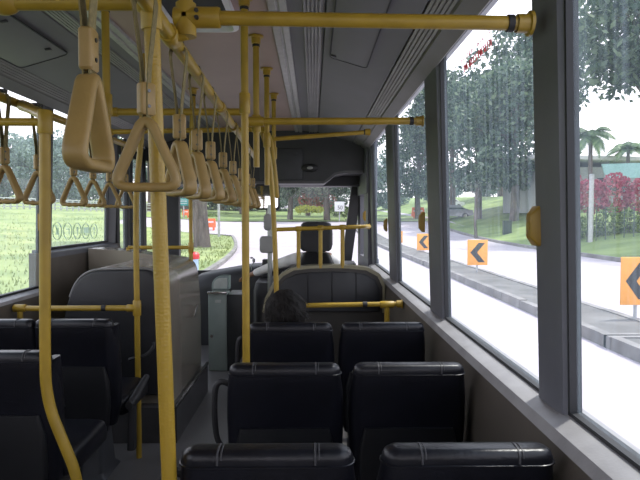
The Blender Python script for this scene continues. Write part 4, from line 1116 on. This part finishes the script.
# fence in front of hedge
fn = thing('wire_fence', ap(552,244,30), 'dark wire fence with thin posts along the verge hedge', 'fence')
A = Vector(ap(552,244,30)); B = Vector(ap(760,250,25.6)); d = B-A
mb = MB()
for k in range(22):
    q = d*(k/21); mb.tube([q+Vector((0,0,-.3)), q+Vector((0,0,2.0))], .025, n=6)
mb.build('posts', M['fencedark'], fn)
mb = MB()
for z in (.2,.7,1.2,1.7,1.98): mb.tube([Vector((0,0,z)), d+Vector((0,0,z))], .012, n=5)
mb.build('wires', M['fencedark'], fn)
c = at(590.5, 237, 29); zt = at(590.5, 175, 29).z
lp_ = thing('lamp_post', (c.x, 29, c.z-.3), 'pale post standing in front of the red hedge', 'post')
mb = MB(); mb.tube([(0,0,0), (0,0,zt-c.z+.3)], [.13,.12], n=12); mb.build('column', M['galv'], lp_)
mb = MB(); mb.tube([(0,0,zt-c.z+.3), (0,0,zt-c.z+.36)], [.15,.05], n=12); mb.build('cap', M['galv'], lp_)
# sapling & small box sign on verge
p = at(476, 229, 40)
sp = make_tree('sapling_tree', 'thin young tree on the grass verge just beside the whole chevron sign', 21, 6.5, 1.6, 3.4, .10, 12, 120, .18, 'leaf'); sp.location = (p.x, 40, gz(p.x, 40))
p = at(507, 233, 40); ub = thing('utility_box', (p.x, 40, gz(p.x,40)), 'small dark green utility box on the grass verge', 'utility box')
mb = MB(); mb.box((0,0,.45), (.55,.4,1.0), bevel=.02); mb.build('cabinet', M['fencedark'], ub); mb = MB(); mb.box((0,0,.98), (.62,.46,.06), bevel=.01); mb.build('lid', M['fencedark'], ub)
# cars
def make_car(label, m):
    t = thing('parked_car', (0,0,0), label, 'car', None)
    mb = MB()
    pr = [(-2.05,.30),(-2.1,.62),(-1.95,.86),(-1.2,.93),(-.55,1.38),(.75,1.40),(1.45,.98),(2.05,.88),(2.12,.55),(2.08,.30)]
    def sec(x): return [Vector((px_, x, z_)) for px_, z_ in pr]
    mb.loft([[Vector((p.x*.97, -.80, p.z*(.98) if p.z < .9 else .9+(p.z-.9)*.9)) for p in sec(0)], [Vector((p.x, -.72 if p.z > 1 else -.83, p.z)) for p in sec(0)], [Vector((p.x, .72 if p.z > 1 else .83, p.z)) for p in sec(0)], [Vector((p.x*.97, .80, p.z*(.98) if p.z < .9 else .9+(p.z-.9)*.9)) for p in sec(0)]]); mb.build('body', m, t)
    mb = MB()
    for s in (-1, 1):
        mb.prism([Vector((-1.05,s*.79,.96)), Vector((-.5,s*.745,1.32)), Vector((.68,s*.745,1.33)), Vector((1.25,s*.79,.99))], (0, s*.03, 0))
    mb.build('side_glass', M['carglass'], t)
    for wx in (-1.3, 1.3):
        for s in (-1, 1):
            mb = MB(); mb.tube([(wx,s*.66,.31), (wx,s*.86,.31)], .31, n=18); w_ = mb.build('wheel', M['tyre'], t)
            mb = MB(); mb.tube([(wx,s*.862,.31), (wx,s*.875,.31)], .18, n=12); mb.build('hubcap', M['chrome'], w_)
    return t
cw = make_car('white parked car half hidden on the tree bank', M['carwhite']); p = at(447, 197, 72); cw.location = (p.x, 72, gz(p.x,72)+.02)
cg = make_car('grey parked car low on the bank beside the second pillar', M['cargrey']); p = at(450, 217, 56); cg.location = (p.x, 56, gz(p.x,56)+.1)
# barriers / signs ahead
def barrier(c, label, w=1.0, h=1.0):
    t = thing('road_barrier', (c[0], c[1], gz(c[0], c[1])), label, 'barrier')
    mb = MB(); z0 = c[2]-h/2-t.location.z
    mb.loft([[Vector((x, y, z0)) for x, y in ((-w/2,-.25),(w/2,-.25),(w/2,.25),(-w/2,.25))], [Vector((x, y, z0+h*.3)) for x, y in ((-w/2,-.2),(w/2,-.2),(w/2,.2),(-w/2,.2))], [Vector((x, y, z0+h)) for x, y in ((-w*.46,-.07),(w*.46,-.07),(w*.46,.07),(-w*.46,.07))]]); mb.build('barrier_body', M['barrier'], t)
    mb = MB(); mb.box((0,-.17,z0+h*.62), (w*.7,.03,h*.16)); mb.build('reflective_band', M['white'], t)
    mb = MB()
    for s in (-1, 1): mb.box((s*w*.33, 0, z0/2), (.12,.4,max(.1, z0)))
    mb.build('foot', M['barrier'], t)
    return t
barrier(at(210, 223, 48), 'orange road barrier beside the big tree trunk ahead', .95, .75)
barrier(at(418, 212, 66), 'orange road barrier by the far trees, between second and third pillars', 1.5, 1.1)
barrier(at(186, 212.5, 60), 'orange barrier below the teal road sign', .7, .6)
c = at(183.5, 202, 58); rs = thing('direction_sign', (c.x, 58, gz(c.x, 58)), 'teal road direction sign on a post near the left windscreen edge', 'road sign')
zb = c.z-rs.location.z
mb = MB(); mb.box((0,0,zb), (1.0,.06,.75), bevel=.02); mb.build('board', M['teal'], rs)
mb = MB()
for dz in (-.14,.05,.2): mb.box((0,-.04,zb+dz), (.75,.01,.05))
mb.build('sign_lines', M['label'], rs)
mb = MB(); mb.tube([(0,.06,-.3), (0,.06,zb)], .06, n=10); mb.build('post', M['galv'], rs)
# big trunk ahead on the left + others
TD = make_tree('shade_tree', 'thick-trunked tree on the left verge ahead, seen past the hanging straps', 31, 11, 5.0, 5.0, .40, 34, 150, .24, 'leaf'); p = at(202, 240, 31); TD.location = (p.x, 31, gz(p.x, 31)+.02)
c = at(219, 240, 41); lpz = thing('lamp_post', (c.x, 41, gz(c.x,41)), 'slim grey roadside post right of the thick tree trunk', 'post')
mb = MB(); mb.tube([(0,0,-.3), (0,0,8.0)], [.10,.07], n=10); mb.build('column', M['galv'], lpz)
mb = MB(); mb.tube([(0,0,7.9), (.6,0,8.2), (1.5,0,8.25)], .05, n=8, smooth=3); mb.build('lamp_arm', M['galv'], lpz)
# red-topped bollard
p = at(195, 270, 13.5); bo = thing('bollard', (p.x, 13.5, gz(p.x,13.5)), 'short bollard with red top and pale blue body on the left verge', 'bollard')
z1, z2, z3 = [at(195, q, 13.5).z-bo.location.z for q in (252, 259, 268)]
mb = MB(); mb.tube([(0,0,-.05), (0,0,z2)], .085, n=14); mb.build('body', M['blue'], bo)
mb = MB(); mb.tube([(0,0,z2), (0,0,z2+.02), (0,0,z1-.05), (0,0,z1)], [.10,.115,.11,.06], n=14); mb.build('cap', M['red'], bo)
# front trees and shrubs
for px, Y, o, rz, s, lb in (
    (290, 62, TB, .4, .85, 'tree with forked trunk across the junction, left of the flower bed'),
    (327, 60, TB, 2.6, .95, 'thick dark tree across the junction, right of the flower bed'),
    (308, 76, TA, 1.4, .9, 'tree behind the flower bed across the junction'),
    (268, 74, TA, 3.7, .9, 'tree behind the interior mirror across the junction'),
    (242, 82, TB, 5.2, 1.0, 'tree above the far road end, behind the strap handles'),
    (352, 74, TA, 4.4, .9, 'tree behind the white board ahead'),
    (222, 95, TA, .9, 1.0, 'distant tree at the left of the junction'),
    (185, 80, TB, 1.9, 1.0, 'distant tree behind the teal road sign'),
    (150, 75, TA, 2.9, 1.0, 'distant tree seen through the front door glass')):
    p = at(px, 216, Y); place(o, p.x, Y, rz, s, lb)
# backdrop of far wood ahead and right
def treeline(n_, f, label, group, o, rnd):
    for i in range(n_):
        x, y, s = f(i); dup(o, (x, y, gz(x, y)-.4), rnd.uniform(0,6), label, s, group)
rnd = random.Random(77)
TE = make_tree('wood_tree', 'hazy tree in the far wood beyond the junction', 41, 11, 5.2, 1.2, .3, 40, 130, .32, 'leaf_hazed', 'trees of the far wood'); TE.location = (-20, 118, gz(-20,118))
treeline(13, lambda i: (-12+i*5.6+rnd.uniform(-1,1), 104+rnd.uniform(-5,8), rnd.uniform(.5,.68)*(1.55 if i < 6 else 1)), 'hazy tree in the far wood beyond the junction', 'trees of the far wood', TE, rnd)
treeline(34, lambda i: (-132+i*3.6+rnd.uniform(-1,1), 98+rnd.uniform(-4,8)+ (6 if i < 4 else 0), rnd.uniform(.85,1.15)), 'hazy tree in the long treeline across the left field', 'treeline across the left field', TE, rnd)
hedge('lime_shrub', 'bright lime-green shrub bed across the junction ahead', [ap(297,213,58), ap(322,213,58)], .85, .7, 'leaf_lime', 51, per=300, size=.1, cat='shrub')
hedge('flower_bed', 'pinkish-red flowering shrubs behind the lime bed across the junction', [ap(301,209,61), ap(334,209,61)], 1.7, 1.0, 'flower', 52, per=300, size=.12, cat='shrub')
hedge('green_hedge', 'dark clipped hedge right of the flower bed across the junction', [ap(332,216,60), ap(372,217,60)], 1.2, .9, 'leaf_green', 53, per=260, size=.13)
hedge('green_hedge', 'low hedge at the far left of the junction behind the barrier', [ap(160,226,62), ap(215,222,66)], 1.0, 1.0, 'leaf_green', 54, per=200, size=.14)
c = at(339.5, 206.5, 57); wb_ = thing('white_board', (c.x, 57, gz(c.x,57)), 'white square board with dark figures across the junction', 'sign')
zb = c.z-wb_.location.z
mb = MB(); mb.box((0,0,zb), (1.0,.05,1.0), bevel=.02); mb.build('board', M['white'], wb_)
fc = bpy.data.curves.new('figures', 'FONT'); fc.body = '50'; fc.size = .55; fc.align_x = 'CENTER'; fc.align_y = 'CENTER'; fc.extrude = .008; fc.offset = 0
fo = bpy.data.objects.new('tmpf', fc); COL.objects.link(fo)
fm_ = bpy.data.meshes.new_from_object(fo.evaluated_get(bpy.context.evaluated_depsgraph_get())); bpy.data.objects.remove(fo)
fg = link('figures', fm_, M['darkgrey'], wb_, None); fg.location = (.06, -.036, zb-.13); fg.rotation_euler = (PI/2, 0, 0)
mb = MB(); mb.tube([(0,.05,-.2), (0,.05,zb)], .05, n=10); mb.build('post', M['galv'], wb_)
# left railing fence
A = Vector((-50, 52, 0)); B = Vector((-17, 68, 0))
lf = thing('railing_fence', (A.x, A.y, gz(A.x, A.y)), 'long pale railing fence crossing the left field', 'fence')
mb = MB(); mp = MB(); N_ = 60
for k in range(N_+1):
    p = A.lerp(B, k/N_); z = gz(p.x, p.y)
    q = Vector((p.x-A.x, p.y-A.y, z-lf.location.z)); mp.box(q+Vector((0,0,.6)), (.14,.14,1.3))
    if k: 
        for h in (.3,.65,1.0,1.2): mb.tube([prev+Vector((0,0,h)), q+Vector((0,0,h))], .06, n=5)
    prev = q
mb.build('rails', M['fence'], lf); mp.build('posts', M['fence'], lf)
# grass tufts: uncountable
mb = MB(); rnd = random.Random(9)
for i in range(9000):
    y = 9+rnd.random()**1.7*45; x = xk(y)-.2-rnd.random()**1.5*28
    z = gz(x, y)+.05; h = rnd.uniform(.06,.16); a = rnd.uniform(0, PI); w_ = Vector((math.cos(a), math.sin(a), 0))*.03; l = Vector((rnd.uniform(-.05,.05), rnd.uniform(-.05,.05), h)); p = Vector((x, y, z))
    mb.bm.faces.new([mb.bm.verts.new(v) for v in (p-w_, p+w_, p+l)])
g = mb.build('grass_tufts', M['blade'], sharp=None, fix=False); tag(g, 'short bright grass covering the left field and verge', 'grass', kind='stuff')

# ================================================================== LIGHT
wd = bpy.data.worlds.new('world'); SC.world = wd; wd.use_nodes = True
N = wd.node_tree.nodes; L = wd.node_tree.links; bg = N['Background']
tc = N.new('ShaderNodeTexCoord'); sp_ = N.new('ShaderNodeSeparateXYZ'); L.new(tc.outputs['Generated'], sp_.inputs[0])
rp_ = N.new('ShaderNodeValToRGB'); L.new(sp_.outputs['Z'], rp_.inputs[0])
rp_.color_ramp.elements[0].color = (1,.93,.99,1); rp_.color_ramp.elements[1].color = (.62,.68,.82,1); rp_.color_ramp.elements[1].position = .8
L.new(rp_.outputs[0], bg.inputs[0]); bg.inputs[1].default_value = 1.9
sl = bpy.data.lights.new('sun', 'SUN'); sl.energy = 3.4; sl.angle = math.radians(4); sl.color = (1,.95,.88)
so = bpy.data.objects.new('sun', sl); COL.objects.link(so)
sd = Vector((.55, .25, 1.25)).normalized()      # towards the sun
so.rotation_euler = sd.to_track_quat('Z', 'Y').to_euler()
# portals at the glazing so the daylight is sampled well
def portal(c, rot, sx_, sy_):
    pl = bpy.data.lights.new('portal', 'AREA'); pl.shape = 'RECTANGLE'; pl.size = sx_; pl.size_y = sy_; pl.cycles.is_portal = True
    po_ = bpy.data.objects.new('portal', pl); COL.objects.link(po_); po_.location = c; po_.rotation_euler = rot
portal((.76, 1.4, 1.55), (PI/2, 0, PI/2), 9.6, 1.3)
portal((mir(.76), 1.4, 1.5), (PI/2, 0, -PI/2), 9.6, 1.4)
portal((MID, FRONT+.05, 1.3), (PI/2, 0, PI), 2.4, 1.3)
portal((MID, Y0-.1, 1.5), (PI/2, 0, 0), 2.3, 1.0)
SC.view_settings.view_transform = 'Standard'; SC.view_settings.look = 'None'; SC.view_settings.exposure = .55
SC.cycles.max_bounces = 10; SC.cycles.diffuse_bounces = 5; SC.cycles.transparent_max_bounces = 16
SC.cycles.sample_clamp_indirect = 6
